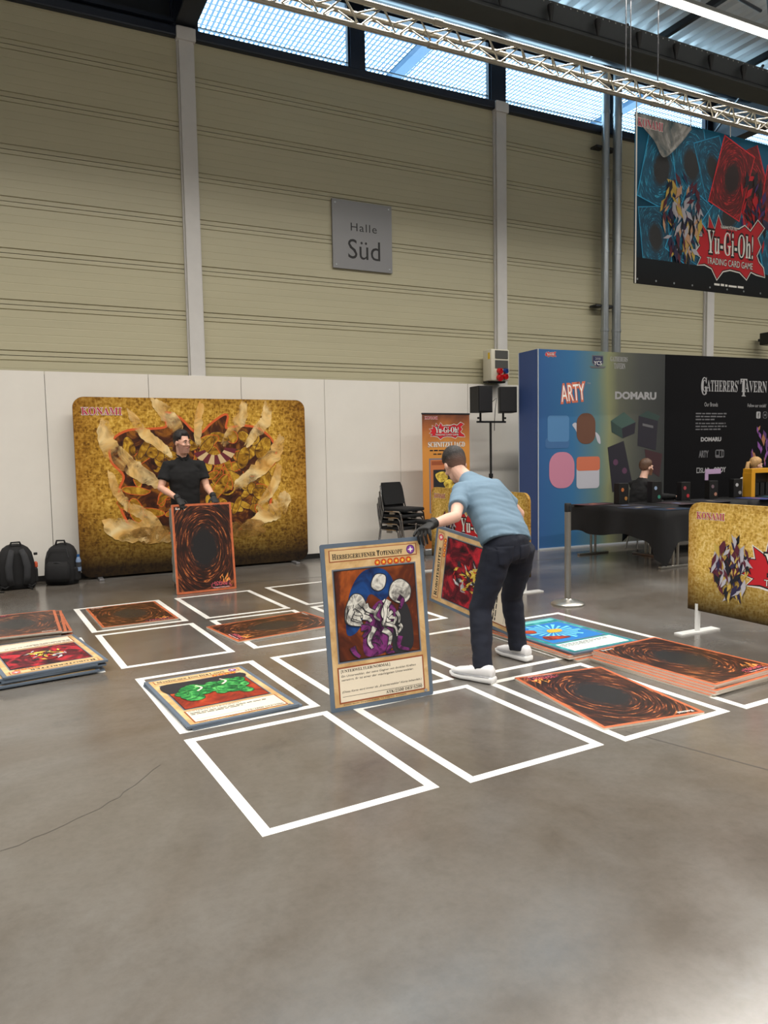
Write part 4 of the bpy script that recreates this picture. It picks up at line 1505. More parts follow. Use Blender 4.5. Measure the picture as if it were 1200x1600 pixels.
# ---------------------------------------------------------------- exhibition stand wall
bo = thing('exhibition_stand', 'tall exhibition stand wall, blue side panel and dark printed front', 'stand wall', frame((7.28, 9.2, 0), (cos(radians(-4)), sin(radians(-4)), 0), (0, 0, 1)))
m_bside = mat('stand_blue', S(58, 82, 138), 0.6)
m_bgrad = fadex_material('stand_gradient', [(0.0, S(48, 88, 140)), (0.25, S(52, 104, 148)), (0.44, S(88, 118, 120)), (0.53, S(126, 130, 96)), (0.62, S(92, 94, 82)), (0.8, S(66, 68, 66)), (1.0, S(52, 54, 54))], 2.46, 0, 0.65, 0.8, 0.12)
m_bdark = mat('stand_black', S(10, 10, 13), 0.9, spec=0.15, var=0.15, vscale=0.8)
BZ = 3.06
B().box((0.0, BZ / 2, -0.27), (0.03, BZ, 0.5)).build('side_panel', m_bside, bo)
B().box((1.23, BZ / 2, -0.015), (2.46, BZ, 0.03)).build('front_panel', m_bgrad, bo, mx=None)
B().box((3.76, BZ / 2, -0.015), (2.58, BZ, 0.03)).build('front_panel', m_bdark, bo)
B().box((6.4, BZ / 2, -0.015), (2.6, BZ, 0.03)).build('front_panel', m_bdark, bo)
m_trimw = mat('stand_trim', S(196, 204, 214), 0.4, 0.3)
for zz in (0.0,):
    B().bar((-0.012, 0, 0.006), (-0.012, BZ + 0.004, 0.006), 0.009, 8).build('corner_trim', m_trimw, bo)
B().bar((-0.012, 0, -0.52), (-0.012, BZ, -0.52), 0.009, 8).build('corner_trim', m_trimw, bo)
B().box((1.23, 0.012, 0.004), (2.46, 0.024, 0.02)).build('base_rail', m_trimw, bo)
m_lgrey = mat('print_grey', S(150, 150, 152), 0.6)
m_dgrey = mat('print_darkgrey', S(92, 92, 96), 0.6)
m_aort = mat('arty_orange', S(206, 110, 84), 0.6)
outlined(bo, 'wordmark', 'ARTY', 0.64, 2.29, m_white, m_aort, 3, h=0.25, w=0.44, off=0.09, rot=0.10)
text(bo, 'wordmark', 'TM', 0.93, 2.55, m_lgrey, 3, h=0.025, w=0.06)
text(bo, 'wordmark', 'DOMARU', 1.86, 2.32, m_lgrey, 3, h=0.125, w=0.84, off=0.05)
game_logo(bo, 0.215, 2.985, 0.10, 0.045, 3, False)
flats(bo, 'badge_print', [([(0.99, 3.0), (1.21, 3.0), (1.21, 2.88), (1.10, 2.80), (0.99, 2.88)], 0, 0), ([(1.005, 2.985), (1.195, 2.985), (1.195, 2.885), (1.10, 2.82), (1.005, 2.885)], 1, 1), ([(0.94, 2.83), (1.26, 2.83), (1.22, 2.80), (0.98, 2.80)], 0, 1)], [m_dgrey, mat('badge_navy', S(34, 40, 74), 0.6)], 3)
text(bo, 'badge_lettering', 'YCS', 1.10, 2.85, m_white, 6, h=0.06, w=0.15)
text(bo, 'badge_lettering', '200', 1.10, 2.93, m_lgrey, 6, h=0.035, w=0.1)
text(bo, 'wordmark', serif('GATHERERS'), 1.515, 2.915, m_lgrey, 3, h=0.075, w=0.34)
text(bo, 'wordmark', serif('TAVERN'), 1.53, 2.80, m_lgrey, 3, h=0.09, w=0.22)
# plain rounded shapes where the product pictures are
PB = [mat('shape_blue', S(74, 122, 168), 0.6), mat('shape_brown', S(96, 62, 46), 0.6), mat('shape_pink', S(186, 122, 146), 0.6), mat('shape_white', S(176, 176, 186), 0.6), mat('shape_coral', S(190, 104, 76), 0.6), mat('shape_green', S(70, 150, 76), 0.6), mat('shape_darkblue', S(56, 98, 146), 0.6)]
flats(bo, 'product_print', [(rrect(0.12, 1.56, 0.56, 1.72, 0.05, 4), 6, 0), (rrect(0.16, 1.66, 0.56, 2.06, 0.05, 4), 0, 1)], PB, 3)
flats(bo, 'product_print', [(spline([(0.62, 1.92), (0.68, 1.84), (0.74, 1.74), (0.70, 1.94)]), 3, 0), (spline([(1.14, 1.74), (1.16, 1.62), (1.10, 1.66), (1.06, 1.80)]), 3, 0), (rrect(0.70, 1.62, 1.06, 2.10, 0.16, 6), 1, 1)], PB, 3)
flats(bo, 'product_print', [(rrect(0.19, 0.94, 0.66, 1.50, 0.2, 6), 2, 1)], PB, 3)
flats(bo, 'product_print', [(rrect(0.70, 0.92, 1.14, 1.36, 0.06, 4), 3, 1), (rrect(0.70, 1.20, 1.15, 1.42, 0.05, 4), 4, 2)], PB, 3)
m_bx1 = mat('product_green', S(38, 58, 54), 0.6)
m_bx2 = mat('product_greenlight', S(56, 80, 74), 0.6)
m_bx3 = mat('product_dark', S(28, 26, 38), 0.6)
m_bx4 = mat('product_maroon', S(54, 28, 34), 0.6)
flats(bo, 'product_print', [([(1.36, 1.98), (1.58, 1.86), (1.60, 1.70), (1.38, 1.80)], 0, 0), ([(1.58, 1.86), (1.86, 1.96), (1.84, 1.78), (1.60, 1.70)], 2, 0), ([(1.36, 1.98), (1.62, 2.12), (1.86, 1.96), (1.58, 1.86)], 1, 0)], [m_bx1, m_bx2, m_bx3], 3)
flats(bo, 'product_print', [([(1.92, 2.06), (2.32, 1.98), (2.28, 1.50), (1.90, 1.58)], 0, 0), ([(1.92, 2.06), (2.1, 2.14), (2.36, 2.06), (2.32, 1.98)], 1, 0), ([(2.0, 1.94), (2.22, 1.90), (2.22, 1.86), (2.0, 1.90)], 2, 1)], [m_bx3, m_bx1, m_dgrey], 3)
flats(bo, 'product_print', [([(1.30, 1.56), (1.62, 1.66), (1.80, 0.98), (1.40, 0.84)], 0, 0), ([(2.05, 1.52), (2.42, 1.44), (2.36, 1.06), (2.1, 1.2)], 1, 0), (ell(1.46, 1.32, 0.05, 0.05, 16), 2, 1), (ell(1.64, 1.18, 0.05, 0.05, 16), 2, 1)], [m_bx3, m_bx4, mat('disc_plum', S(84, 50, 76), 0.6)], 3)
text(bo, 'wordmark', serif("GATHERERS'"), 3.68, 2.47, m_lgrey, 3, h=0.20, w=0.82)
text(bo, 'wordmark', serif('G'), 3.31, 2.41, m_lgrey, 3.5, h=0.30, w=0.14)
text(bo, 'wordmark', serif('TAVERN'), 4.45, 2.47, m_lgrey, 3, h=0.20, w=0.62)
text(bo, 'wordmark', serif('T'), 4.21, 2.40, m_lgrey, 3.5, h=0.30, w=0.16)
text(bo, 'text_print', 'Our Brands', 3.47, 2.22, m_lgrey, 3, h=0.07, w=0.30)
small_lines(bo, 'text_print', 3.13, 2.09, 0.70, 0.032, m_dgrey, 3, 0.05, 3, 6, 0.6)
small_lines(bo, 'text_print', 3.13, 1.925, 0.70, 0.032, m_dgrey, 3, 0.05, 3, 7, 0.8)
text(bo, 'wordmark', 'DOMARU', 3.48, 1.63, m_lgrey, 3, h=0.075, w=0.46, off=0.05)
text(bo, 'wordmark', 'ARTY', 3.32, 1.36, m_dgrey, 3, h=0.12, w=0.22, off=0.05)
flats(bo, 'emblem_print', [(rrect(3.58, 1.35, 3.78, 1.49, 0.03, 3), 0, 0), (rrect(3.60, 1.40, 3.66, 1.47), 1, 1), (rrect(3.68, 1.37, 3.72, 1.47), 1, 1), (rrect(3.74, 1.38, 3.765, 1.46), 1, 1)], [m_dgrey, m_bdark], 3)
text(bo, 'wordmark', '□SLAB', 3.31, 1.10, m_lgrey, 3, h=0.09, w=0.29, off=0.02)
text(bo, 'wordmark', 'ODDY', 3.69, 1.10, m_lgrey, 3, h=0.09, w=0.28, off=0.04)
text(bo, 'text_print', 'Follow our socials!', 4.53, 2.215, m_lgrey, 3, h=0.06, w=0.44)
flats(bo, 'icon_print', [(rrect(4.52, 2.02, 4.62, 2.14, 0.02, 3), 0, 0)], [m_lgrey], 3)
text(bo, 'icon_lettering', 'f', 4.575, 2.03, m_bdark, 5, h=0.09)
flats(bo, 'icon_print', [(rrect(4.68, 2.02, 4.78, 2.14, 0.03, 3), 0, 0), (rrect(4.69, 2.03, 4.77, 2.13, 0.025, 3), 1, 1), (ell(4.73, 2.08, 0.022, 0.022, 14), 0, 2)], [m_dgrey, m_bdark], 3)
facets(bo, 'facet_print', 4.62, 1.45, 0.2, 0.42, 22, [mat('facet_plum', S(78, 44, 98), 0.6), mat('facet_tan', S(150, 100, 70), 0.6), mat('facet_lilac', S(120, 70, 140), 0.6)], 3, 17, 0.3, 0.4)

# ================================================================== furniture and bags
m_chrome = mat('chrome', S(200, 200, 202), 0.16, 1.0)
m_fab = mat('black_fabric', S(13, 13, 15), 0.9, var=0.2, vscale=30, bump=0.2, bscale=300)
m_steelp = mat('brushed_steel', S(176, 174, 168), 0.3, 0.9)


def make_chair(label, mx, group):
    t = thing('stacking_chair', label, 'chair', mx, group)
    B().box((0.0, 0, 0.455), (0.43, 0.44, 0.05), bev=0.02).build('seat', m_fab, t, True)
    b = B()
    rows, cols = 6, 8
    vs, fs = [], []
    for s in (0, 1):
        for i in range(rows + 1):
            for j in range(cols + 1):
                v, u = i / rows, j / cols * 2 - 1
                wd = 0.215 * (1 - 0.10 * max(0, v - 0.75) / 0.25 * abs(u)) * (1.0 if 0.12 < v < 0.9 else 0.95)
                x = -0.20 - 0.075 * v - 0.025 * (1 - u * u) + (0.03 if s else 0.0)
                vs.append((x, u * wd, 0.52 + 0.32 * v))
    n1 = (rows + 1) * (cols + 1)
    for i in range(rows):
        for j in range(cols):
            a = i * (cols + 1) + j
            fs.append((a, a + 1, a + cols + 2, a + cols + 1))
            fs.append((n1 + a, n1 + a + cols + 1, n1 + a + cols + 2, n1 + a + 1))
    ring = [j for j in range(cols + 1)] + [(i + 1) * (cols + 1) + cols for i in range(rows)] + [rows * (cols + 1) + cols - 1 - j for j in range(cols)] + [(rows - 1 - i) * (cols + 1) for i in range(rows - 1)]
    for q in range(len(ring)):
        a, c = ring[q], ring[(q + 1) % len(ring)]
        fs.append((a, n1 + a, n1 + c, c))
    b.add(vs, fs).build('backrest', m_fab, t, True)
    for s in (-1, 1):
        y = s * 0.235
        B().tube([(0.23, y, 0.0), (0.17, y, 0.40), (0.13, y, 0.43), (-0.15, y, 0.43)], 0.011, 8).build('leg', m_chrome, t, True)
        B().tube([(-0.27, y, 0.0), (-0.20, y, 0.38), (-0.185, y, 0.45), (-0.235, y * 0.96, 0.66), (-0.26, y * 0.9, 0.80)], 0.011, 8).build('leg', m_chrome, t, True)
        B().box((0.0, y, 0.405), (0.10, 0.03, 0.03), bev=0.006).build('stacking_bracket', m_steelp, t)
    B().bar((0.13, -0.235, 0.43), (0.13, 0.235, 0.43), 0.010, 8).build('crossbar', m_chrome, t, True)
    B().bar((-0.15, -0.235, 0.43), (-0.15, 0.235, 0.43), 0.010, 8).build('crossbar', m_chrome, t, True)
    return t


cm = T(5.10, 9.62, 0) @ RZ(-72)
ch0 = make_chair('lowest black chair of the stack beside the roll-up banner', cm, 'stacked chairs by the wall')
for i, lab in enumerate(('second lowest black chair of the stack beside the roll-up banner', 'second from the top black chair of the stack beside the roll-up banner', 'topmost black chair of the stack beside the roll-up banner')):
    c = copy_tree(ch0)
    c['label'] = lab
    c.matrix_basis = T(0.012 * (i + 1), -0.012 * (i + 1), 0.088 * (i + 1)) @ cm
c = copy_tree(ch0)
c['label'] = 'single black chair with its back to us beside the chair stack'
c.matrix_basis = T(5.46, 9.20, 0) @ RZ(96)
c = copy_tree(ch0)
c['label'] = 'second black chair nested on the chair with its back to us'
c.matrix_basis = T(5.46, 9.212, 0.088) @ RZ(96)

# ---- speakers on a stand
m_spk = mat('speaker_black', S(15, 15, 16), 0.6, bump=0.15, bscale=400)
m_spk2 = mat('speaker_grille', S(24, 24, 27), 0.7)
t = thing('speaker_stand', 'black tripod stand with a crossbar carrying two loudspeakers', 'stand', T(6.83, 9.82, 0))
B().bar((0, 0, 0.35), (0, 0, 1.15), 0.024, 12).build('pole', m_blk, t, True)
B().bar((0, 0, 1.0), (0, 0, 1.985), 0.018, 12).build('pole', m_blk, t, True)
B().bar((0, 0, 1.12), (0, 0, 1.18), 0.034, 12).build('collar', m_blk, t, True)
B().box((0.015, 0, 1.99), (0.54, 0.04, 0.03), bev=0.005).build('crossbar', m_blk, t)
for sx in (-0.19, 0.24):
    B().bar((sx, 0, 2.0), (sx, 0, 2.13), 0.018, 10).build('spigot', m_blk, t, True)
    B().ball((sx + (0.04 if sx > 0 else -0.04), 0, 2.05), 0.018, 10).build('knob', m_blk, t, True)
for k in range(3):
    a = radians(90 + 120 * k)
    lg = B().bar((0.03 * cos(a), 0.03 * sin(a), 0.62), (0.42 * cos(a), 0.42 * sin(a), 0.012), 0.013, 8).build('leg', m_blk, t, True)
    B().bar((0.02 * cos(a), 0.02 * sin(a), 0.36), (0.24 * cos(a), 0.24 * sin(a), 0.295), 0.008, 8).build('brace', m_blk, t, True)
B().tube([(-0.06, -0.03, 2.25), (0.04, -0.05, 2.33), (0.09, -0.04, 2.36), (0.05, -0.06, 2.2), (0.04, -0.05, 2.0), (0.05, -0.03, 1.85)], 0.005, 6).build('cable', m_blk, t)
for (cx, rot, lab) in ((-0.195, 6, 'left black loudspeaker on the double stand'), (0.30, -22, 'right black loudspeaker on the double stand, turned sideways')):
    s_ = thing('loudspeaker', lab, 'speaker', T(6.83 + cx, 9.82, 2.132) @ RZ(rot), 'loudspeakers on the stand')
    b = B()
    b.prism([(-0.14, -0.13), (0.14, -0.13), (0.105, 0.12), (-0.105, 0.12)], 0.0, 0.40)
    b.build('cabinet', m_spk, s_)
    B().box((0, -0.136, 0.2), (0.26, 0.012, 0.37), bev=0.004).build('grille', m_spk2, s_)
    B().lathe([(0.03, 0), (0.03, 0.012)], (0, 0, 0), 12).build('handle', m_blk, s_, False, T(0, 0.12, 0.3) @ Matrix.Rotation(radians(-90), 4, 'X'))

# ---- stanchion
t = thing('stanchion', 'brushed steel barrier post with black head on a domed base', 'barrier post', T(4.944, 5.794, 0))
B().lathe([(0.165, 0.0), (0.165, 0.012), (0.15, 0.024), (0.10, 0.042), (0.045, 0.052), (0.036, 0.06)], (0, 0, 0), 36).build('base', m_steelp, t, True)
B().bar((0, 0, 0.05), (0, 0, 0.93), 0.031, 24).build('post', m_steelp, t, True)
B().lathe([(0.033, 0), (0.034, 0.075), (0.03, 0.085)], (0, 0, 0.925), 24).build('head', m_blk, t, True)
B().box((0.0, -0.036, 0.965), (0.022, 0.012, 0.045)).build('belt_clip', m_dark, t)

# ---- rucksacks
m_pack = mat('pack_black', S(18, 18, 20), 0.85, var=0.15, vscale=15, bump=0.25, bscale=160)
m_pack2 = mat('pack_grey', S(44, 45, 48), 0.85, bump=0.25, bscale=200)


def pack_body(w, d, h, seg=24):
    b = B()
    R = []
    for (z, k, kd) in ((0.0, 0.86, 0.80), (0.02, 0.96, 0.92), (0.15, 1.0, 1.0), (0.40, 1.0, 0.98), (0.62, 0.97, 0.9), (0.80, 0.88, 0.74), (0.91, 0.70, 0.54), (0.97, 0.46, 0.36), (1.0, 0.2, 0.16)):
        R.append(((0, (1 - kd) * d * 0.35, z * h), (w / 2 * k, 0, 0), (0, d / 2 * kd, 0), 3.2))
    return b.loft(R, seg)


t = thing('rucksack', 'black rucksack with grey shoulder straps facing us, orange pouch', 'backpack', T(0.06, 9.92, 0) @ RZ(6), 'rucksacks by the wall')
pack_body(0.40, 0.26, 0.53).build('body', m_pack, t, 'all')
for s in (-1, 1):
    B().tube([(s * 0.05, -0.09, 0.47), (s * 0.075, -0.150, 0.40), (s * 0.10, -0.165, 0.28), (s * 0.095, -0.16, 0.16), (s * 0.075, -0.145, 0.06)], [0.03, 0.036, 0.04, 0.038, 0.03], 12, flat=0.4, upv=(0, 1, 0)).build('shoulder_strap', m_pack2, t, 'all')
    B().tube([(s * 0.075, -0.14, 0.07), (s * 0.14, -0.13, 0.03), (s * 0.20, -0.06, 0.05)], 0.010, 8).build('webbing', m_pack, t, True)
    B().box((s * 0.215, 0.0, 0.40), (0.04, 0.03, 0.03), bev=0.005).build('buckle', m_blk, t)
B().tube([(-0.06, -0.02, 0.515), (-0.045, -0.02, 0.555), (0.045, -0.02, 0.555), (0.06, -0.02, 0.515)], 0.011, 8).build('handle', m_pack, t, True)
B().box((0.212, -0.01, 0.27), (0.035, 0.09, 0.07), bev=0.014).build('pouch', mat('pouch_orange', S(196, 84, 50), 0.7), t)
B().box((0.20, -0.01, 0.15), (0.05, 0.14, 0.18), bev=0.02).build('side_pocket', m_pack, t)
B().box((-0.20, -0.01, 0.15), (0.05, 0.14, 0.18), bev=0.02).build('side_pocket', m_pack, t)
B().tube([(0.1, -0.13, 0.03), (0.14, -0.19, 0.012), (0.13, -0.24, 0.008)], 0.010, 8).build('loose_strap', m_blk, t)
B().tube([(-0.18, -0.10, 0.03), (-0.24, -0.20, 0.012), (-0.17, -0.24, 0.008)], 0.010, 8).build('loose_strap', m_blk, t)

t = thing('rucksack', 'black rucksack with a blue bottle in its side pocket', 'backpack', T(0.56, 9.98, 0) @ RZ(-24), 'rucksacks by the wall')
pack_body(0.38, 0.28, 0.50).build('body', m_pack, t, 'all')
b = B()
b.loft([((0, -0.13, 0.05), (0.13, 0, 0), (0, 0.05, 0), 3), ((0, -0.15, 0.10), (0.15, 0, 0), (0, 0.06, 0), 3), ((0, -0.14, 0.24), (0.145, 0, 0), (0, 0.05, 0), 3), ((0, -0.12, 0.29), (0.11, 0, 0), (0, 0.03, 0), 3)])
b.build('front_pocket', m_pack, t, 'all')
B().tube([(-0.11, -0.135, 0.27), (0, -0.165, 0.285), (0.11, -0.135, 0.27)], 0.006, 6).build('zip', m_pack2, t)
B().tube([(-0.13, -0.11, 0.34), (-0.10, -0.10, 0.45), (0.10, -0.10, 0.45), (0.13, -0.11, 0.34)], 0.006, 6).build('zip', m_pack2, t)
B().tube([(-0.06, 0.0, 0.485), (-0.045, 0.0, 0.535), (0.045, 0.0, 0.535), (0.06, 0.0, 0.485)], 0.012, 8).build('handle', m_pack, t, True)
B().box((0.19, -0.02, 0.13), (0.06, 0.13, 0.17), bev=0.02).build('side_pocket', m_pack, t)
bt = thing('water_bottle', 'small blue-capped bottle in the side pocket of the rucksack', 'bottle', T(0.745, 9.86, 0.16))
B().lathe([(0.028, 0), (0.032, 0.02), (0.032, 0.13), (0.022, 0.16), (0.014, 0.18)], (0, 0, 0), 16).build('body', mat('bottle_clear', S(120, 140, 170), 0.15), bt, True)
B().lathe([(0.017, 0.175), (0.017, 0.205)], (0, 0, 0), 12).build('cap', mat('bottle_cap', S(34, 84, 140), 0.4), bt)
B().lathe([(0.0325, 0.05), (0.0325, 0.11)], (0, 0, 0), 16).build('label_band', m_pack2, bt)

# ---- stand tables with black cloths
m_cloth = mat('cloth_black', S(15, 15, 18), 0.85, var=0.2, vscale=4)


def cloth_table(label, x0, x1, y0, y1, drop, z=0.74, legs=True):
    t = thing('cloth_table', label, 'table', T((x0 + x1) / 2, (y0 + y1) / 2, 0), 'stand tables')
    hx, hy = (x1 - x0) / 2, (y1 - y0) / 2
    per = []
    st = 0.06
    for (ax, ay, bx, by) in ((-hx, -hy, hx, -hy), (hx, -hy, hx, hy), (hx, hy, -hx, hy), (-hx, hy, -hx, -hy)):
        L = math.hypot(bx - ax, by - ay)
        n = int(L / st)
        for k in range(n):
            f = k / n
            per.append((ax + (bx - ax) * f, ay + (by - ay) * f, math.copysign(1, by - ay) * (1 if by != ay else 0), -math.copysign(1, bx - ax) * (1 if bx != ax else 0), abs(f - 0.5) * 2))
    vs, fs = [], []
    rows = 6
    n = len(per)
    for r_ in range(rows + 1):
        v = r_ / rows
        for i, (x, y, nx, ny, cn) in enumerate(per):
            d = drop(x, y, cn)
            out = 0.012 + 0.05 * v * (0.5 + 0.5 * sin(i * 0.9)) + 0.03 * v
            vs.append((x + nx * out, y + ny * out, z - d * v))
    for r_ in range(rows):
        for i in range(n):
            j = (i + 1) % n
            fs.append((r_ * n + i, (r_ + 1) * n + i, (r_ + 1) * n + j, r_ * n + j))
    fs.append(tuple(range(n)))
    B().add(vs, fs).build('cloth', m_cloth, t, 'all')
    B().box((0, 0, z - 0.02), (2 * hx - 0.02, 2 * hy - 0.02, 0.03)).build('tabletop', m_blk, t)
    if legs:
        vert = hy > hx
        for s in (-1, 1):
            q = (0, s * (hy - 0.1)) if vert else (s * (hx - 0.1), 0)
            for e in (-0.04, 0.04):
                p = (q[0] + (e if vert else 0), q[1] + (0 if vert else e))
                B().bar((p[0], p[1], 0.02), (p[0], p[1], z - 0.04), 0.017, 10).build('leg', m_steelp, t, True)
            B().box((q[0], q[1], 0.014), (0.56 if vert else 0.05, 0.05 if vert else 0.56, 0.028), bev=0.006).build('foot_bar', m_steelp, t)
    return t


cloth_table('black-clothed table end-on beside the stand wall', 7.32, 8.0, 6.80, 8.52, lambda x, y, c: 0.36 + 0.22 * math.exp(-((x + 0.34) ** 2 + (y + 0.86) ** 2) / 0.012) + 0.03 * sin(6 * y) + 0.08 * c ** 6)
cloth_table('long black-clothed counter in front of the dark stand wall', 8.06, 9.80, 7.50, 8.20, lambda x, y, c: 0.40 + 0.05 * sin(5 * x) + 0.12 * c ** 4)
cloth_table('farther black-clothed counter at the right edge of the stand', 9.84, 11.6, 7.50, 8.20, lambda x, y, c: 0.40 + 0.05 * sin(5 * x) + 0.12 * c ** 4)

mats_ = [((7.55, 8.30), 10, S(66, 34, 40), 'dark red play mat at the far end of the clothed table'), ((7.72, 7.85), -8, S(44, 40, 44), 'charcoal play mat in the middle of the clothed table'), ((7.58, 7.45), 6, S(32, 40, 62), 'dark blue play mat on the clothed table'),
         ((7.70, 7.02), -4, S(28, 48, 72), 'blue play mat at the near end of the clothed table'), ((8.55, 7.70), 84, S(60, 46, 52), 'brownish play mat on the long counter'), ((9.25, 7.70), 92, S(34, 34, 46), 'slate play mat on the long counter'),
         ((10.2, 7.66), 90, S(36, 50, 110), 'bright blue play mat on the farther counter'), ((10.8, 7.66), 88, S(20, 80, 100), 'teal play mat on the farther counter')]
for i, ((x, y), a, c, lab) in enumerate(mats_):
    t = thing('play_mat', lab, 'mat', T(x, y, 0.7425) @ RZ(a), 'play mats on the stand tables')
    B().prism(rrect(-0.26, -0.16, 0.26, 0.16, 0.02, 3), 0, 0.004).build('mat', mat('mat_%d' % i, c, 0.7, var=0.4, vscale=6), t)
    B().prism(rrect(-0.06, -0.04, 0.06, 0.04, 0.01, 3), 0.004, 0.005).build('motif', mat('mat_motif_%d' % (i % 3), [S(150, 90, 60), S(90, 110, 150), S(140, 130, 110)][i % 3], 0.7), t)
for i, (x, y, w, h, c1_, c2_, lab) in enumerate(((7.93, 8.14, 0.20, 0.30, S(190, 110, 60), S(170, 120, 60), 'black display box with orange discs left of the seated man'), (8.50, 8.06, 0.20, 0.31, S(150, 170, 200), S(60, 140, 120), 'black display box with pale disc before the seated man'),
                                                 (9.10, 8.06, 0.18, 0.28, S(170, 70, 80), S(190, 50, 60), 'black display box with red discs on the long counter'), (9.70, 8.06, 0.17, 0.28, S(120, 100, 110), S(180, 130, 110), 'black display box under the lilac sign'), (10.25, 8.06, 0.17, 0.29, S(190, 190, 190), S(150, 150, 150), 'black display box with white cards left of the yellow rack'))):
    t = thing('display_box', lab, 'box', T(x, y, 0.741) @ RZ(4 - 3 * i), 'display boxes on the stand tables')
    B().box((0, 0, h / 2), (w, 0.10, h), bev=0.006).build('carton', m_blk, t)
    for (dx, dz, c_) in ((-w * 0.15, h * 0.68, c1_), (w * 0.2, h * 0.26, c2_)):
        B().lathe([(0.028, 0), (0.028, 0.003)], (0, 0, 0), 14).build('disc', mat('disc_%d_%d' % (i, int(dz * 100)), c_, 0.5), t, False, T(dx, -0.051, dz) @ Matrix.Rotation(radians(90), 4, 'X'))
t = thing('shelf_sign', 'lilac shelf sign clipped on top of a black display box', 'sign', T(9.70, 8.06, 1.03))
B().box((0.03, 0, 0.13), (0.34, 0.012, 0.075), bev=0.003).build('header', mat('lilac', S(178, 150, 186), 0.6), t)
B().box((-0.11, 0, 0.05), (0.07, 0.012, 0.1), bev=0.003).build('stem', mat('lilac', S(178, 150, 186), 0.6), t)
t = thing('yellow_rack', 'yellow counter display rack in front of the blonde woman', 'rack', T(10.62, 7.98, 0.741))
m_yel = mat('rack_yellow', S(222, 158, 30), 0.5)
B().box((0.10, 0, 0.41), (0.62, 0.16, 0.07), bev=0.005).build('header', m_yel, t)
B().box((-0.17, 0, 0.19), (0.09, 0.16, 0.38), bev=0.005).build('side', m_yel, t)
B().box((0.38, 0, 0.19), (0.06, 0.16, 0.38), bev=0.005).build('side', m_yel, t)
B().box((0.10, 0.06, 0.19), (0.5, 0.02, 0.36)).build('back_board', m_blk, t)
for k in range(3):
    B().box((-0.03 + k * 0.13, 0.0, 0.12), (0.10, 0.08, 0.2), bev=0.004).build('packet', m_blk, t)

# ================================================================== people
def hair_fade(name, c_top, c_low):
    """short haircut: dense on top, clipped close towards the nape so the scalp shows through"""
    m, nt, b_ = nmat(name)
    b_.inputs['Roughness'].default_value = 0.55
    tc = N(nt, 'ShaderNodeTexCoord')
    sp = N(nt, 'ShaderNodeSeparateXYZ')
    lk(nt, tc.outputs['Object'], sp.inputs[0])
    f = noise_fac(nt, 90, 3, 0.6, tc.outputs['Object'])
    t_ = mth(nt, 'ADD', sp.outputs[2], mth(nt, 'MULTIPLY', mth(nt, 'SUBTRACT', f, 0.5), 0.03))
    g = mth(nt, 'DIVIDE', mth(nt, 'ADD', t_, 0.06), 0.14)
    lk(nt, ramp(nt, g, [(0.15, c_low), (0.75, c_top)]), b_.inputs['Base Color'])
    bp = N(nt, 'ShaderNodeBump')
    bp.inputs['Strength'].default_value = 0.6
    bp.inputs['Distance'].default_value = 0.01
    lk(nt, noise_fac(nt, 160, 3, 0.6, tc.outputs['Object'], stretch=(1, 1, 0.3)), bp.inputs['Height'])
    lk(nt, bp.outputs[0], b_.inputs['Normal'])
    return m


m_skin = mat('skin_light', S(214, 164, 140), 0.5, var=0.06, vscale=14)
m_skin2 = mat('skin_pale', S(220, 176, 156), 0.5, var=0.06, vscale=14)
m_hair = hair_fade('hair_dark', S(26, 20, 18), S(120, 88, 74))
m_hair2 = hair_fade('hair_brown', S(84, 58, 40), S(140, 104, 84))
m_hair3 = mat('hair_blonde', S(176, 138, 88), 0.55, var=0.3, vscale=50, bump=0.5, bscale=150)
m_eye = mat('eye_white', S(225, 222, 216), 0.3)
m_iris = mat('eye_dark', S(38, 26, 20), 0.2)
m_lip = mat('lip', S(176, 104, 92), 0.5)
m_glove = mat('glove_black', S(15, 15, 16), 0.65, bump=0.2, bscale=200)


def fbm(p, s):
    return noise.noise(Vector((p.x * s, p.y * s, p.z * s)))


def add_head(b, H):
    """skull, jaw, nose, ears and chin in head coordinates: x right, y forward, z up"""
    def el(c, r, rot=None):
        M_ = H @ T(*c)
        if rot:
            M_ = M_ @ rot
        b.ball((0, 0, 0), r, 18)
        n = 18 * (9 - 1) + 2
        for i in range(len(b.v) - n, len(b.v)):
            b.v[i] = M_ @ b.v[i]
    el((0, -0.015, 0.035), (0.076, 0.094, 0.090))
    el((0, 0.020, 0.0), (0.068, 0.074, 0.085))
    el((0, 0.030, -0.065), (0.052, 0.060, 0.050))
    el((0, 0.068, -0.092), (0.022, 0.020, 0.018))
    el((0, 0.098, -0.020), (0.013, 0.020, 0.014))
    el((0, 0.090, 0.002), (0.009, 0.014, 0.030), Matrix.Rotation(radians(18), 4, 'X'))
    el((0, 0.076, 0.030), (0.055, 0.018, 0.012))
    for s in (-1, 1):
        el((s * 0.078, -0.008, -0.004), (0.010, 0.020, 0.032), Matrix.Rotation(radians(-12), 4, 'X'))
        el((s * 0.042, 0.068, -0.022), (0.022, 0.020, 0.018))


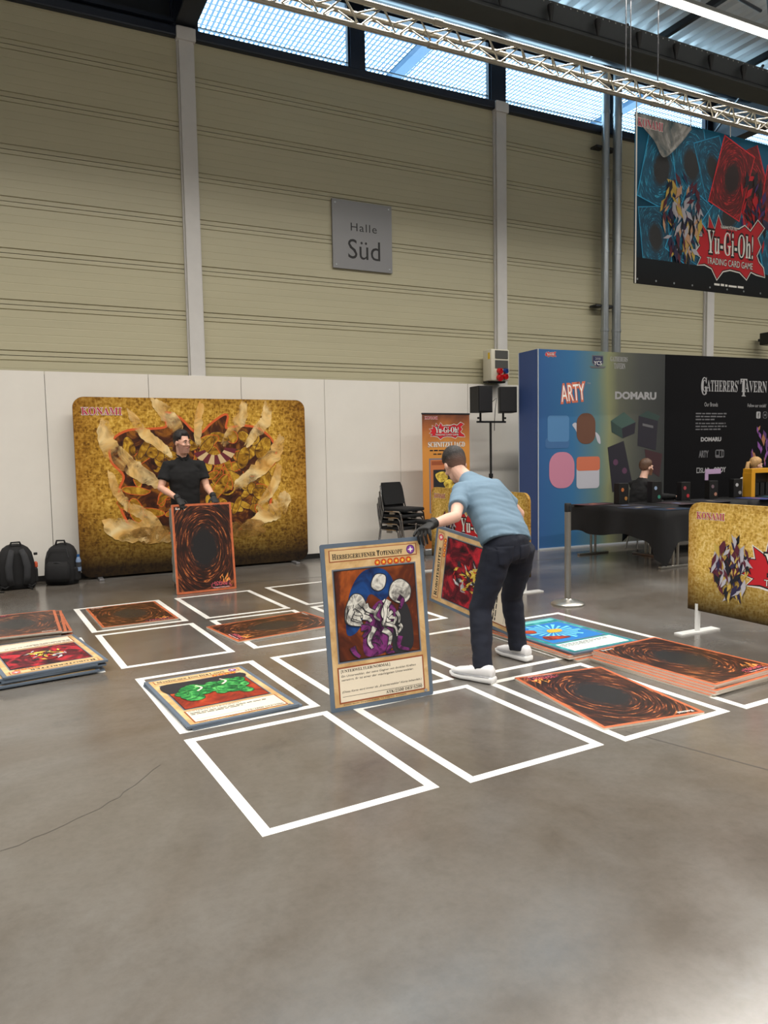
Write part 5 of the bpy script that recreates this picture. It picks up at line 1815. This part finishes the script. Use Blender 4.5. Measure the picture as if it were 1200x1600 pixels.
def head_parts(person_, H, mh, hair=True, beard=None, hairline=0.045, back=-0.075, thick=0.014, face=True, top=0.012):
    parent = [c for c in person_.children if c.name.startswith('body')][0]
    if face:
        for s in (-1, 1):
            e = B()
            e.ball((0, 0, 0), (0.0105, 0.008, 0.0065), 12)
            e.build('eye', m_eye, parent, 'all', H @ T(s * 0.031, 0.0825, 0.010))
            q = B()
            q.ball((0, 0, 0), (0.0062, 0.004, 0.0062), 10)
            q.build('iris', m_iris, parent, 'all', H @ T(s * 0.031, 0.0885, 0.010))
            w = B().tube([(s * 0.014, 0.098, 0.030), (s * 0.032, 0.098, 0.036), (s * 0.050, 0.086, 0.030)], [0.004, 0.005, 0.003], 8)
            w.build('eyebrow', mh, parent, 'all', H)
        B().tube([(-0.024, 0.082, -0.056), (-0.008, 0.0925, -0.054), (0.008, 0.0925, -0.054), (0.024, 0.082, -0.056)], [0.003, 0.0055, 0.0055, 0.003], 8).build('mouth', m_lip, parent, 'all', H)
    if beard:
        b = B()
        vs, fs = [], []
        n1, n2 = 24, 8
        for i in range(n2 + 1):
            for j in range(n1 + 1):
                a = radians(-100 + 200 * j / n1)
                z = -0.112 + 0.062 * i / n2 + 0.045 * (abs(sin(a)) ** 3) * (i / n2)
                k = 0.062 + 0.016 * (i / n2)
                vs.append((k * sin(a) * 0.97, 0.026 + (0.064 + 0.006 * i / n2) * cos(a), z))
        for i in range(n2):
            for j in range(n1):
                q = i * (n1 + 1) + j
                fs.append((q, q + 1, q + n1 + 2, q + n1 + 1))
        b.add(vs, fs).build('stubble', beard, parent, 'all', H)
    if hair:
        b = B()
        n1, n2 = 48, 26
        vs, keep = [], []
        for i in range(n2 + 1):
            ph = pi * i / n2
            for j in range(n1):
                a = 2 * pi * j / n1
                d = Vector((sin(ph) * cos(a), sin(ph) * sin(a), cos(ph)))
                p = Vector((0.078 * d.x, -0.014 + 0.097 * d.y, 0.036 + 0.092 * d.z))
                lim = hairline if p.y > 0.03 else (hairline + (back - hairline) * min(1, (0.03 - p.y) / 0.075))
                if abs(p.x) > 0.05 and -0.03 < p.y < 0.05:
                    lim = min(lim, 0.0 if p.y < 0.02 else 0.03)
                t_ = max(0.0, min(1.0, (p.z - lim) / 0.03))
                th = thick * t_ + top * max(0, d.z) * t_ + 0.004 * fbm(p + Vector((3, 1, 2)), 60) * t_
                p2 = p + d * (th - 0.012 * (1 - t_))
                vs.append(p2)
                keep.append(p.z > lim - 0.02)
        fs = []
        for i in range(n2):
            for j in range(n1):
                j2 = (j + 1) % n1
                q = (i * n1 + j, (i + 1) * n1 + j, (i + 1) * n1 + j2, i * n1 + j2)
                if all(keep[k] for k in q):
                    fs.append(q)
        b.add(vs, fs).build('hair', mh, person_, 'all', H)


def add_hand(b, wrist, d, palm, thumb, curl=(0.5, 0.7, 0.5), spread=0.06, sc=1.0, tcurl=0.3, fan=None):
    """wrist point, hand direction d, palm normal (towards what is held), thumb side vector"""
    d, palm = Vector(d).normalized(), Vector(palm)
    palm = (palm - d * palm.dot(d)).normalized()
    lat = Vector(thumb)
    lat = (lat - d * lat.dot(d) - palm * lat.dot(palm)).normalized()
    w = Vector(wrist)
    b.loft([(w - d * 0.02, lat * 0.030 * sc, palm * 0.022 * sc), (w + d * 0.02, lat * 0.034 * sc, palm * 0.020 * sc), (w + d * 0.055 * sc, lat * 0.042 * sc, palm * 0.017 * sc), (w + d * 0.092 * sc, lat * 0.041 * sc, palm * 0.014 * sc), (w + d * 0.102 * sc, lat * 0.036 * sc, palm * 0.010 * sc)], 14)
    for i, (off, L) in enumerate(((0.031, 0.92), (0.0105, 1.0), (-0.0105, 0.94), (-0.031, 0.76))):
        ang = 0.0
        p = w + d * (0.088 * sc) + lat * off * sc
        dd0 = (d + lat * (off / 0.031) * (spread if fan is None else fan[i])).normalized()
        pts = [p]
        for k, (seg, cu_) in enumerate(zip((0.046, 0.029, 0.024), curl)):
            ang += cu_
            dd = dd0 * cos(ang) + palm * sin(ang)
            p = p + dd * seg * L * sc
            pts.append(p)
        b.tube(pts, [0.0098 * sc, 0.0092 * sc, 0.0085 * sc, 0.0068 * sc], 10)
        b.ball(pts[-1], 0.0068 * sc, 8)
    p = w + d * 0.026 * sc + lat * 0.030 * sc
    t1 = (lat * 0.8 + d * 0.6 + palm * 0.25).normalized()
    t2 = (lat * 0.35 + d * 0.85 + palm * (0.25 + tcurl)).normalized()
    t3 = (lat * 0.1 + d * 0.8 + palm * (0.35 + 1.5 * tcurl)).normalized()
    a1 = p + t1 * 0.036 * sc
    a2 = a1 + t2 * 0.032 * sc
    a3 = a2 + t3 * 0.026 * sc
    b.tube([p - t1 * 0.01, a1, a2, a3], [0.014 * sc, 0.0115 * sc, 0.0105 * sc, 0.008 * sc], 10)
    b.ball(a3, 0.008 * sc, 8)


def torso_rings(cs, lats, hw, hd):
    """rings along the spine: centres, lateral unit vectors, half widths and depths"""
    R = []
    n = len(cs)
    for i in range(n):
        t = (Vector(cs[min(i + 1, n - 1)]) - Vector(cs[max(i - 1, 0)])).normalized()
        l_ = Vector(lats[i])
        l_ = (l_ - t * l_.dot(t)).normalized()
        dp = t.cross(l_)
        R.append((cs[i], l_ * hw[i], dp * hd[i], 2.4))
    return R


def shoe(parent, heel, toe, mu, ms, ml, w=0.048, pitch=0.0):
    heel, toe = Vector(heel), Vector(toe)
    f = (toe - heel)
    L = f.length
    H = frame(heel, f, Vector((0, 0, 1)).cross(f))   # x forward, y left, z up
    H = H @ Matrix.Rotation(-pitch, 4, 'Y')
    b = B()
    R = []
    for (x, hw, z0, z1) in ((-0.03, 0.6, 0.016, 0.040), (0.0, 0.80, 0.002, 0.046), (0.25, 0.86, 0.0, 0.044), (0.5, 0.88, 0.002, 0.038), (0.72, 1.02, 0.002, 0.036), (0.92, 0.88, 0.010, 0.038), (1.02, 0.5, 0.022, 0.042)):
        R.append(((x * L, 0, (z0 + z1) / 2), (0, w * hw, 0), (0, 0, (z1 - z0) / 2), 4))
    b.loft(R, 18).build('sole', ms, parent, 'all', H)
    b = B()
    R = []
    for (x, hw, z0, z1) in ((-0.005, 0.52, 0.04, 0.100), (0.05, 0.68, 0.04, 0.118), (0.20, 0.72, 0.04, 0.116), (0.34, 0.74, 0.036, 0.112), (0.48, 0.78, 0.034, 0.100), (0.66, 0.92, 0.032, 0.084), (0.84, 0.84, 0.032, 0.072), (0.97, 0.5, 0.034, 0.056)):
        R.append(((x * L, 0, (z0 + z1) / 2), (0, w * hw, 0), (0, 0, (z1 - z0) / 2), 2.6))
    b.loft(R, 18).build('upper', mu, parent, 'all', H)
    B().tube([(0.0, 0, 0.072)] + [(f * L, sy * w * 0.9, 0.043) for f, sy in ((0.05, 0.8), (0.3, 0.9), (0.5, 0.93), (0.72, 1.06), (0.92, 0.85))], 0.003, 6).build('piping', mat('shoe_seam', S(168, 170, 176), 0.6), parent, True, H)
    for k in range(4):
        x = (0.40 + 0.075 * k) * L
        z = 0.108 - 0.008 * k
        B().tube([(x, -0.022, z - 0.008), (x, 0, z + 0.004), (x, 0.022, z - 0.008)], 0.0035, 6).build('lace', ml, parent, True, H)
    return H


def cloth_disp(amp, s, seed=0.0):
    def f(p, n):
        return amp * (noise.noise(Vector((p.x * s + seed, p.y * s, p.z * s * 1.9))) + 0.5 * noise.noise(Vector((p.x * s * 2.3 + seed, p.y * s * 2.3, p.z * s * 3.6))))
    return f


def spine_folds(p, n):
    """cloth stretched over a bent back: long shallow folds running across it"""
    s_ = 0.62 * p.y + 0.78 * p.z + 0.25 * p.x
    l_ = p.x - 0.3 * p.z
    w_ = noise.noise(Vector((l_ * 4.5, s_ * 17.0, 1.7))) + 0.6 * noise.noise(Vector((l_ * 9.0 + 4, s_ * 34.0, 0.3)))
    return 0.011 * w_ * (0.45 + 0.55 * max(0.0, min(1.0, (1.30 - p.z) * 3.0)))


def person(label, J, mskin, shirt, trousers, spec):
    """one continuous body with clothes as parts; J holds joint positions relative to J['o']"""
    o = Vector(J['o'])
    t = thing('person', label, 'person', Matrix.Translation(o))
    V = {k: Vector(v) - o for k, v in J.items() if k not in ('o', 'hf', 'hu')}
    hl = (V['hipR'] - V['hipL']).normalized()
    sl = (V['shR'] - V['shL']).normalized()
    ml = (hl + sl).normalized()
    f_, u_ = Vector(J['hf']).normalized(), Vector(J['hu'])
    u_ = (u_ - f_ * u_.dot(f_)).normalized()
    r_ = f_.cross(u_)
    hc = V['head']
    H = Matrix(((r_.x, f_.x, u_.x, hc.x), (r_.y, f_.y, u_.y, hc.y), (r_.z, f_.z, u_.z, hc.z), (0, 0, 0, 1)))
    k = spec.get('k', 1.0)
    shm = (V['shL'] + V['shR']) / 2
    # ---- body
    b = B()
    cs = [V['pelvis'] - (V['waist'] - V['pelvis']) * 0.4, V['pelvis'], V['waist'], V['chest'], shm, V['neck']]
    b.loft(torso_rings(cs, [hl, hl, ml, sl, sl, sl], [0.11 * k, 0.145 * k, 0.13 * k, 0.15 * k, 0.14 * k, 0.055], [0.08, 0.10, 0.09, 0.10, 0.075, 0.055]), 20)
    nb = V['neck'] - (V['head'] - V['neck']).normalized() * 0.03
    b.tube([nb, H @ Vector((0, -0.020, -0.055)), H @ Vector((0, -0.015, 0.0))], [0.062, 0.055, 0.05], 14)
    add_head(b, H)
    for s in ('L', 'R'):
        sh, el, wr = V['sh' + s], V['el' + s], V['wr' + s]
        b.tube([shm.lerp(sh, 0.6), sh, sh.lerp(el, 0.4), sh.lerp(el, 0.8), el, el.lerp(wr, 0.3), el.lerp(wr, 0.75), wr], [0.05 * k, 0.052 * k, 0.048 * k, 0.042 * k, 0.040 * k, 0.041 * k, 0.031 * k, 0.027 * k], 14)
        b.ball(el, 0.041 * k, 12)
        hp, kn, an = V['hip' + s], V['kn' + s], V['an' + s]
        b.tube([hp, hp.lerp(kn, 0.5), kn, kn.lerp(an, 0.35), an], [0.075, 0.065, 0.05, 0.048, 0.035], 12)
    bare = spec.get('hands')
    if bare:
        for s in ('L', 'R'):
            add_hand(b, *bare[s])
    remesh(b, 'body', mskin, t, 0.0065, 3)
    # ---- shirt
    b = B()
    hem = V['pelvis'].lerp(V['waist'], spec.get('hem', 0.1))
    cs = [hem, hem.lerp(V['waist'], 0.6), V['waist'].lerp(V['chest'], 0.4), V['chest'], V['chest'].lerp(shm, 0.6), shm.lerp(V['neck'], 0.25), V['neck'] + (shm - V['neck']) * 0.02]
    hw = [x * k for x in spec.get('hw', (0.180, 0.175, 0.175, 0.188, 0.185, 0.14, 0.066))]
    hd = [x * k for x in spec.get('hd', (0.125, 0.122, 0.120, 0.125, 0.112, 0.085, 0.062))]
    b.loft(torso_rings(cs, [hl, hl, ml, sl, sl, sl, sl], hw, hd), 28)
    sv = spec.get('sleeve', 0.62)
    for s in ('L', 'R'):
        sh, el = V['sh' + s], V['el' + s]
        if sv <= 1:
            b.tube([shm.lerp(sh, 0.55), sh, sh.lerp(el, sv * 0.5), sh.lerp(el, sv)], [0.07 * k, 0.070 * k, 0.066 * k, 0.068 * k], 16)
        else:
            wr = V['wr' + s]
            b.tube([shm.lerp(sh, 0.55), sh, sh.lerp(el, 0.5), el, el.lerp(wr, 0.6), wr], [0.07 * k, 0.070 * k, 0.06 * k, 0.055 * k, 0.045 * k, 0.04 * k], 16)
            b.ball(el, 0.056 * k, 12)
    remesh(b, 'shirt', shirt, t, 0.010, 3, spec.get('foldf') or cloth_disp(*spec.get('fold', (0.006, 9.0))))
    # ---- trousers
    b = B()
    pt = V['pelvis'].lerp(V['waist'], 0.45)
    lo = (V['hipL'] + V['hipR']) / 2 - Vector((0, 0, 0.02))
    b.loft(torso_rings([lo - (pt - lo) * 0.35, lo, V['pelvis'], pt], [hl, hl, hl, hl], [0.13 * k, 0.172 * k, 0.172 * k, 0.160 * k], [0.095, 0.125, 0.122, 0.108]), 24)
    for s in ('L', 'R'):
        hp, kn, an = V['hip' + s], V['kn' + s], V['an' + s]
        r0, r1, r2 = spec.get('legr', (0.098, 0.076, 0.064))
        b.tube([hp + Vector((0, 0, 0.03)), hp.lerp(kn, 0.35), hp.lerp(kn, 0.75), kn, kn.lerp(an, 0.35), kn.lerp(an, 0.75), an + Vector((0, 0, -0.025))], [r0, r0 * 0.98, r1 * 1.06, r1, r1 * 0.97, r2 * 1.02, r2 * 1.04], 18)
        b.ball(kn, r1, 14)
    remesh(b, 'trousers', trousers, t, 0.010, 3, cloth_disp(0.005, 10.0, 4.0))
    return t, V, H


# ---------------- the bending man (seen from behind)
m_tee = mat('tee_blue_grey', S(112, 138, 158), 0.85, var=0.08, vscale=5, bump=0.25, bscale=260)
m_jean = mat('jeans_navy', S(13, 20, 37), 0.85, var=0.18, vscale=9, bump=0.3, bscale=240)
m_shoe = mat('shoe_white', S(232, 232, 234), 0.5)
m_sole = mat('sole_white', S(222, 222, 222), 0.6)
J2 = dict(o=(3.05, 4.28, 0.0), pelvis=(3.075, 4.24, 0.90), waist=(3.08, 4.32, 1.03), chest=(3.075, 4.50, 1.21), neck=(3.03, 4.685, 1.345), head=(3.015, 4.80, 1.435), hf=(0.12, 0.82, -0.55), hu=(0.02, 0.56, 0.82),
          shL=(2.89, 4.53, 1.255), shR=(3.23, 4.60, 1.27), elL=(2.70, 4.30, 1.10), elR=(3.47, 4.62, 1.06), wrL=(2.40, 4.125, 1.075), wrR=(3.49, 4.70, 0.86),
          hipL=(2.985, 4.215, 0.84), hipR=(3.215, 4.265, 0.84), knL=(2.875, 4.27, 0.45), knR=(3.285, 4.47, 0.46), anL=(2.795, 4.13, 0.10), anR=(3.315, 4.43, 0.10))
p2, V2, H2 = person('man in blue-grey t-shirt and dark jeans bending over the cards', J2, m_skin2, m_tee, m_jean,
                    dict(hem=0.05, foldf=spine_folds, sleeve=0.66, legr=(0.104, 0.080, 0.066), hw=(0.205, 0.200, 0.196, 0.20, 0.192, 0.14, 0.066)))
head_parts(p2, H2, m_hair, face=True, hairline=0.07, back=-0.088, thick=0.006, top=0.018)
o2 = Vector(J2['o'])
b = B()
add_hand(b, V2['wrL'], Vector((-0.72, -0.50, -0.16)), Vector((0.1, -0.1, -0.95)), Vector((-0.5, 0.85, 0)), (0.95, 0.55, 0.15), 0.35, 1.05, 0.05)
b.tube([V2['wrL'] + Vector((0.045, 0.02, 0.012)), V2['wrL']], [0.037, 0.034], 14)
remesh(b, 'glove', m_glove, p2, 0.0038, 2)
b = B()
add_hand(b, V2['wrR'], Vector((0.05, 0.05, -0.9)), Vector((0.55, 0.5, 0)), Vector((-0.5, 0.6, 0)), (0.45, 0.8, 0.6), 0.06, 1.0, 0.4)
b.tube([V2['wrR'] + Vector((0, 0, 0.045)), V2['wrR']], [0.037, 0.034], 14)
remesh(b, 'glove', m_glove, p2, 0.0038, 2)
for s, (hx, hy), (tx, ty), z in (('L', (2.815, 4.035), (2.675, 4.325), 0.0), ('R', (3.335, 4.33), (3.285, 4.645), 0.0)):
    sh_ = bpy.data.objects.new('shoe', None)
    COL.objects.link(sh_)
    sh_.parent = p2
    shoe(sh_, Vector((hx, hy, 0.002)) - o2, Vector((tx, ty, 0.002)) - o2, m_shoe, m_sole, m_white, 0.054)
# back pockets laid on the seat of the jeans
from mathutils.bvhtree import BVHTree
tro = [c for c in p2.children if c.name.startswith('trousers')][0]
bvh = BVHTree.FromPolygons([v.co for v in tro.data.vertices], [list(p.vertices) for p in tro.data.polygons])
hl = (V2['hipR'] - V2['hipL']).normalized()
for off in (-0.095, 0.085):
    vs, fs = [], []
    nu, nv = 8, 8
    for i in range(nv + 1):
        for j in range(nu + 1):
            u, v = j / nu * 2 - 1, i / nv
            q = V2['pelvis'] + hl * (off + 0.062 * u * (1 - 0.12 * v)) + Vector((0, -0.4, -0.005 - 0.13 * v - (0.02 * (1 - abs(u)) if i == nv else 0)))
            hit = bvh.ray_cast(q, Vector((0, 1, 0)))
            p = hit[0] + hit[1] * 0.003 if hit[0] else q + Vector((0, 0.3, 0))
            vs.append(p)
    for i in range(nv):
        for j in range(nu):
            a = i * (nu + 1) + j
            fs.append((a, a + nu + 1, a + nu + 2, a + 1))
    po = B().add(vs, fs).build('pocket', m_jean, p2, 'all')
    so = po.modifiers.new('s', 'SOLIDIFY')
    so.thickness = 0.004

# ---------------- the standing man
m_polo = mat('polo_black', S(14, 14, 16), 0.9, var=0.1, vscale=6, bump=0.2, bscale=260)
m_trs = mat('trousers_grey', S(120, 122, 116), 0.85, var=0.08, vscale=8)
m_stub = mat('stubble_brown', S(168, 124, 106), 0.7, var=0.3, vscale=120)
J1 = dict(o=(1.86, 8.86, 0.0), pelvis=(1.86, 8.86, 0.95), waist=(1.86, 8.86, 1.08), chest=(1.855, 8.85, 1.28), neck=(1.845, 8.85, 1.535), head=(1.838, 8.82, 1.692), hf=(0.52, -0.85, -0.06), hu=(0.03, -0.03, 1),
          shR=(1.665, 8.86, 1.43), shL=(2.045, 8.85, 1.43), elR=(1.575, 8.80, 1.185), elL=(2.095, 8.79, 1.185), wrR=(1.725, 8.60, 1.062), wrL=(2.135, 8.64, 1.065),
          hipR=(1.765, 8.86, 0.90), hipL=(1.955, 8.86, 0.90), knR=(1.755, 8.84, 0.49), knL=(1.97, 8.84, 0.49), anR=(1.75, 8.90, 0.10), anL=(1.98, 8.90, 0.10))
p1, V1, H1 = person('man in black polo shirt standing before the gold backdrop', J1, m_skin, m_polo, m_trs, dict(hem=0.0, fold=(0.006, 7.0), sleeve=0.66, hw=(0.172, 0.168, 0.168, 0.186, 0.184, 0.13, 0.066)))
head_parts(p1, H1, m_hair, beard=m_stub, hairline=0.078, back=-0.05, thick=0.007, top=0.026)
for s in (-1, 1):
    B().tube([V1['neck'] + Vector((s * 0.058, 0.03, 0.03)), V1['neck'] + Vector((s * 0.055, -0.035, 0.012)), V1['neck'] + Vector((s * 0.018, -0.078, -0.035))], [0.016, 0.018, 0.012], 8, flat=0.5).build('collar', m_polo, p1, 'all')
for (wn, dr, th) in (('wrR', Vector((0.30, -0.62, -0.55)), Vector((0.9, 0, 0))), ('wrL', Vector((0.05, -0.68, -0.55)), Vector((-0.9, 0, 0)))):
    b = B()
    add_hand(b, V1[wn], dr, Vector((0, 0.45, -0.9)), th, (0.6, 0.8, 0.5), 0.05, 1.05, 0.3)
    b.tube([V1[wn] - dr.normalized() * 0.05, V1[wn]], [0.037, 0.035], 14)
    remesh(b, 'glove', m_glove, p1, 0.0045, 2)
o1 = Vector(J1['o'])
for (hx, hy) in ((1.75, 8.94), (1.98, 8.94)):
    sh_ = bpy.data.objects.new('shoe', None)
    COL.objects.link(sh_)
    sh_.parent = p1
    shoe(sh_, Vector((hx, hy, 0.002)) - o1, Vector((hx, hy - 0.29, 0.002)) - o1, m_blk, m_blk, m_blk)

# ---------------- seated people behind the counters
m_sweat = mat('jumper_black', S(16, 16, 18), 0.9, bump=0.2, bscale=200)
J3 = dict(o=(8.72, 8.56, 0.0), pelvis=(8.70, 8.56, 0.52), waist=(8.70, 8.56, 0.66), chest=(8.73, 8.55, 0.85), neck=(8.775, 8.54, 1.085), head=(8.825, 8.53, 1.235), hf=(0.98, -0.16, -0.05), hu=(0.05, 0, 1),
          shL=(8.76, 8.74, 0.985), shR=(8.74, 8.36, 0.985), elL=(8.86, 8.76, 0.78), elR=(8.88, 8.30, 0.80), wrL=(9.05, 8.58, 0.80), wrR=(9.10, 8.22, 0.79),
          hipL=(8.72, 8.66, 0.50), hipR=(8.72, 8.46, 0.50), knL=(9.12, 8.66, 0.50), knR=(9.12, 8.44, 0.50), anL=(9.10, 8.66, 0.08), anR=(9.10, 8.44, 0.08))
p3, V3, H3 = person('man in black jumper sitting in profile behind the counter', J3, m_skin2, m_sweat, m_jean,
                    dict(hem=0.0, sleeve=1.5, hands=dict(L=(Vector((9.05, 8.58, 0.80)) - Vector(J3['o']), (0.9, -0.2, -0.1), (0, 0, -1), (0, -1, 0), (0.2, 0.3, 0.2)), R=(Vector((9.10, 8.22, 0.79)) - Vector(J3['o']), (0.9, 0.1, -0.1), (0, 0, -1), (0, 1, 0), (0.2, 0.3, 0.2)))))
head_parts(p3, H3, m_hair2, beard=mat('beard_brown', S(110, 74, 54), 0.8, var=0.3, vscale=120), hairline=0.062, back=-0.06, thick=0.010)
J4 = dict(o=(11.18, 8.50, 0.0), pelvis=(11.15, 8.52, 0.52), waist=(11.15, 8.52, 0.66), chest=(11.17, 8.50, 0.85), neck=(11.20, 8.48, 1.07), head=(11.235, 8.45, 1.215), hf=(0.95, -0.30, -0.08), hu=(0.05, 0, 1),
          shL=(11.20, 8.66, 0.965), shR=(11.16, 8.32, 0.965), elL=(11.30, 8.68, 0.78), elR=(11.30, 8.26, 0.80), wrL=(11.48, 8.5, 0.80), wrR=(11.50, 8.2, 0.79),
          hipL=(11.17, 8.62, 0.50), hipR=(11.17, 8.42, 0.50), knL=(11.55, 8.62, 0.50), knR=(11.55, 8.42, 0.50), anL=(11.53, 8.62, 0.08), anR=(11.53, 8.42, 0.08))
p4, V4, H4 = person('blonde woman with ponytail sitting behind the yellow rack', J4, m_skin2, mat('top_white', S(206, 200, 192), 0.85, var=0.05), m_jean,
                    dict(k=0.88, hem=0.0, sleeve=1.5, hands=dict(L=(Vector((11.48, 8.5, 0.80)) - Vector(J4['o']), (0.9, -0.2, -0.1), (0, 0, -1), (0, -1, 0), (0.2, 0.3, 0.2)), R=(Vector((11.50, 8.2, 0.79)) - Vector(J4['o']), (0.9, 0.1, -0.1), (0, 0, -1), (0, 1, 0), (0.2, 0.3, 0.2)))))
head_parts(p4, H4, m_hair3, hairline=0.055, back=-0.06, thick=0.010)
B().tube([H4 @ Vector((0, -0.10, 0.05)), H4 @ Vector((0.0, -0.15, 0.03)), H4 @ Vector((0.01, -0.17, -0.08)), H4 @ Vector((0.02, -0.16, -0.22)), H4 @ Vector((0.02, -0.14, -0.30))], [0.018, 0.032, 0.036, 0.028, 0.008], 12).build('ponytail', m_hair3, p4, 'all')
m_stool = mat('stool_grey', S(52, 52, 54), 0.6)
for (x, y, lab) in ((8.68, 8.56, 'dark stool under the man in the black jumper'), (11.13, 8.52, 'dark stool under the blonde woman')):
    t = thing('stool', lab, 'stool', T(x, y, 0), 'stools behind the counters')
    B().lathe([(0.16, 0.0), (0.165, 0.02), (0.15, 0.035)], (0, 0, 0.345), 20).build('seat', m_stool, t, True)
    for k in range(4):
        a = radians(45 + 90 * k)
        B().bar((0.10 * cos(a), 0.10 * sin(a), 0.35), (0.17 * cos(a), 0.17 * sin(a), 0.0), 0.012, 8).build('leg', m_chrome, t, True)

bpy.data.scenes.remove(TMP)
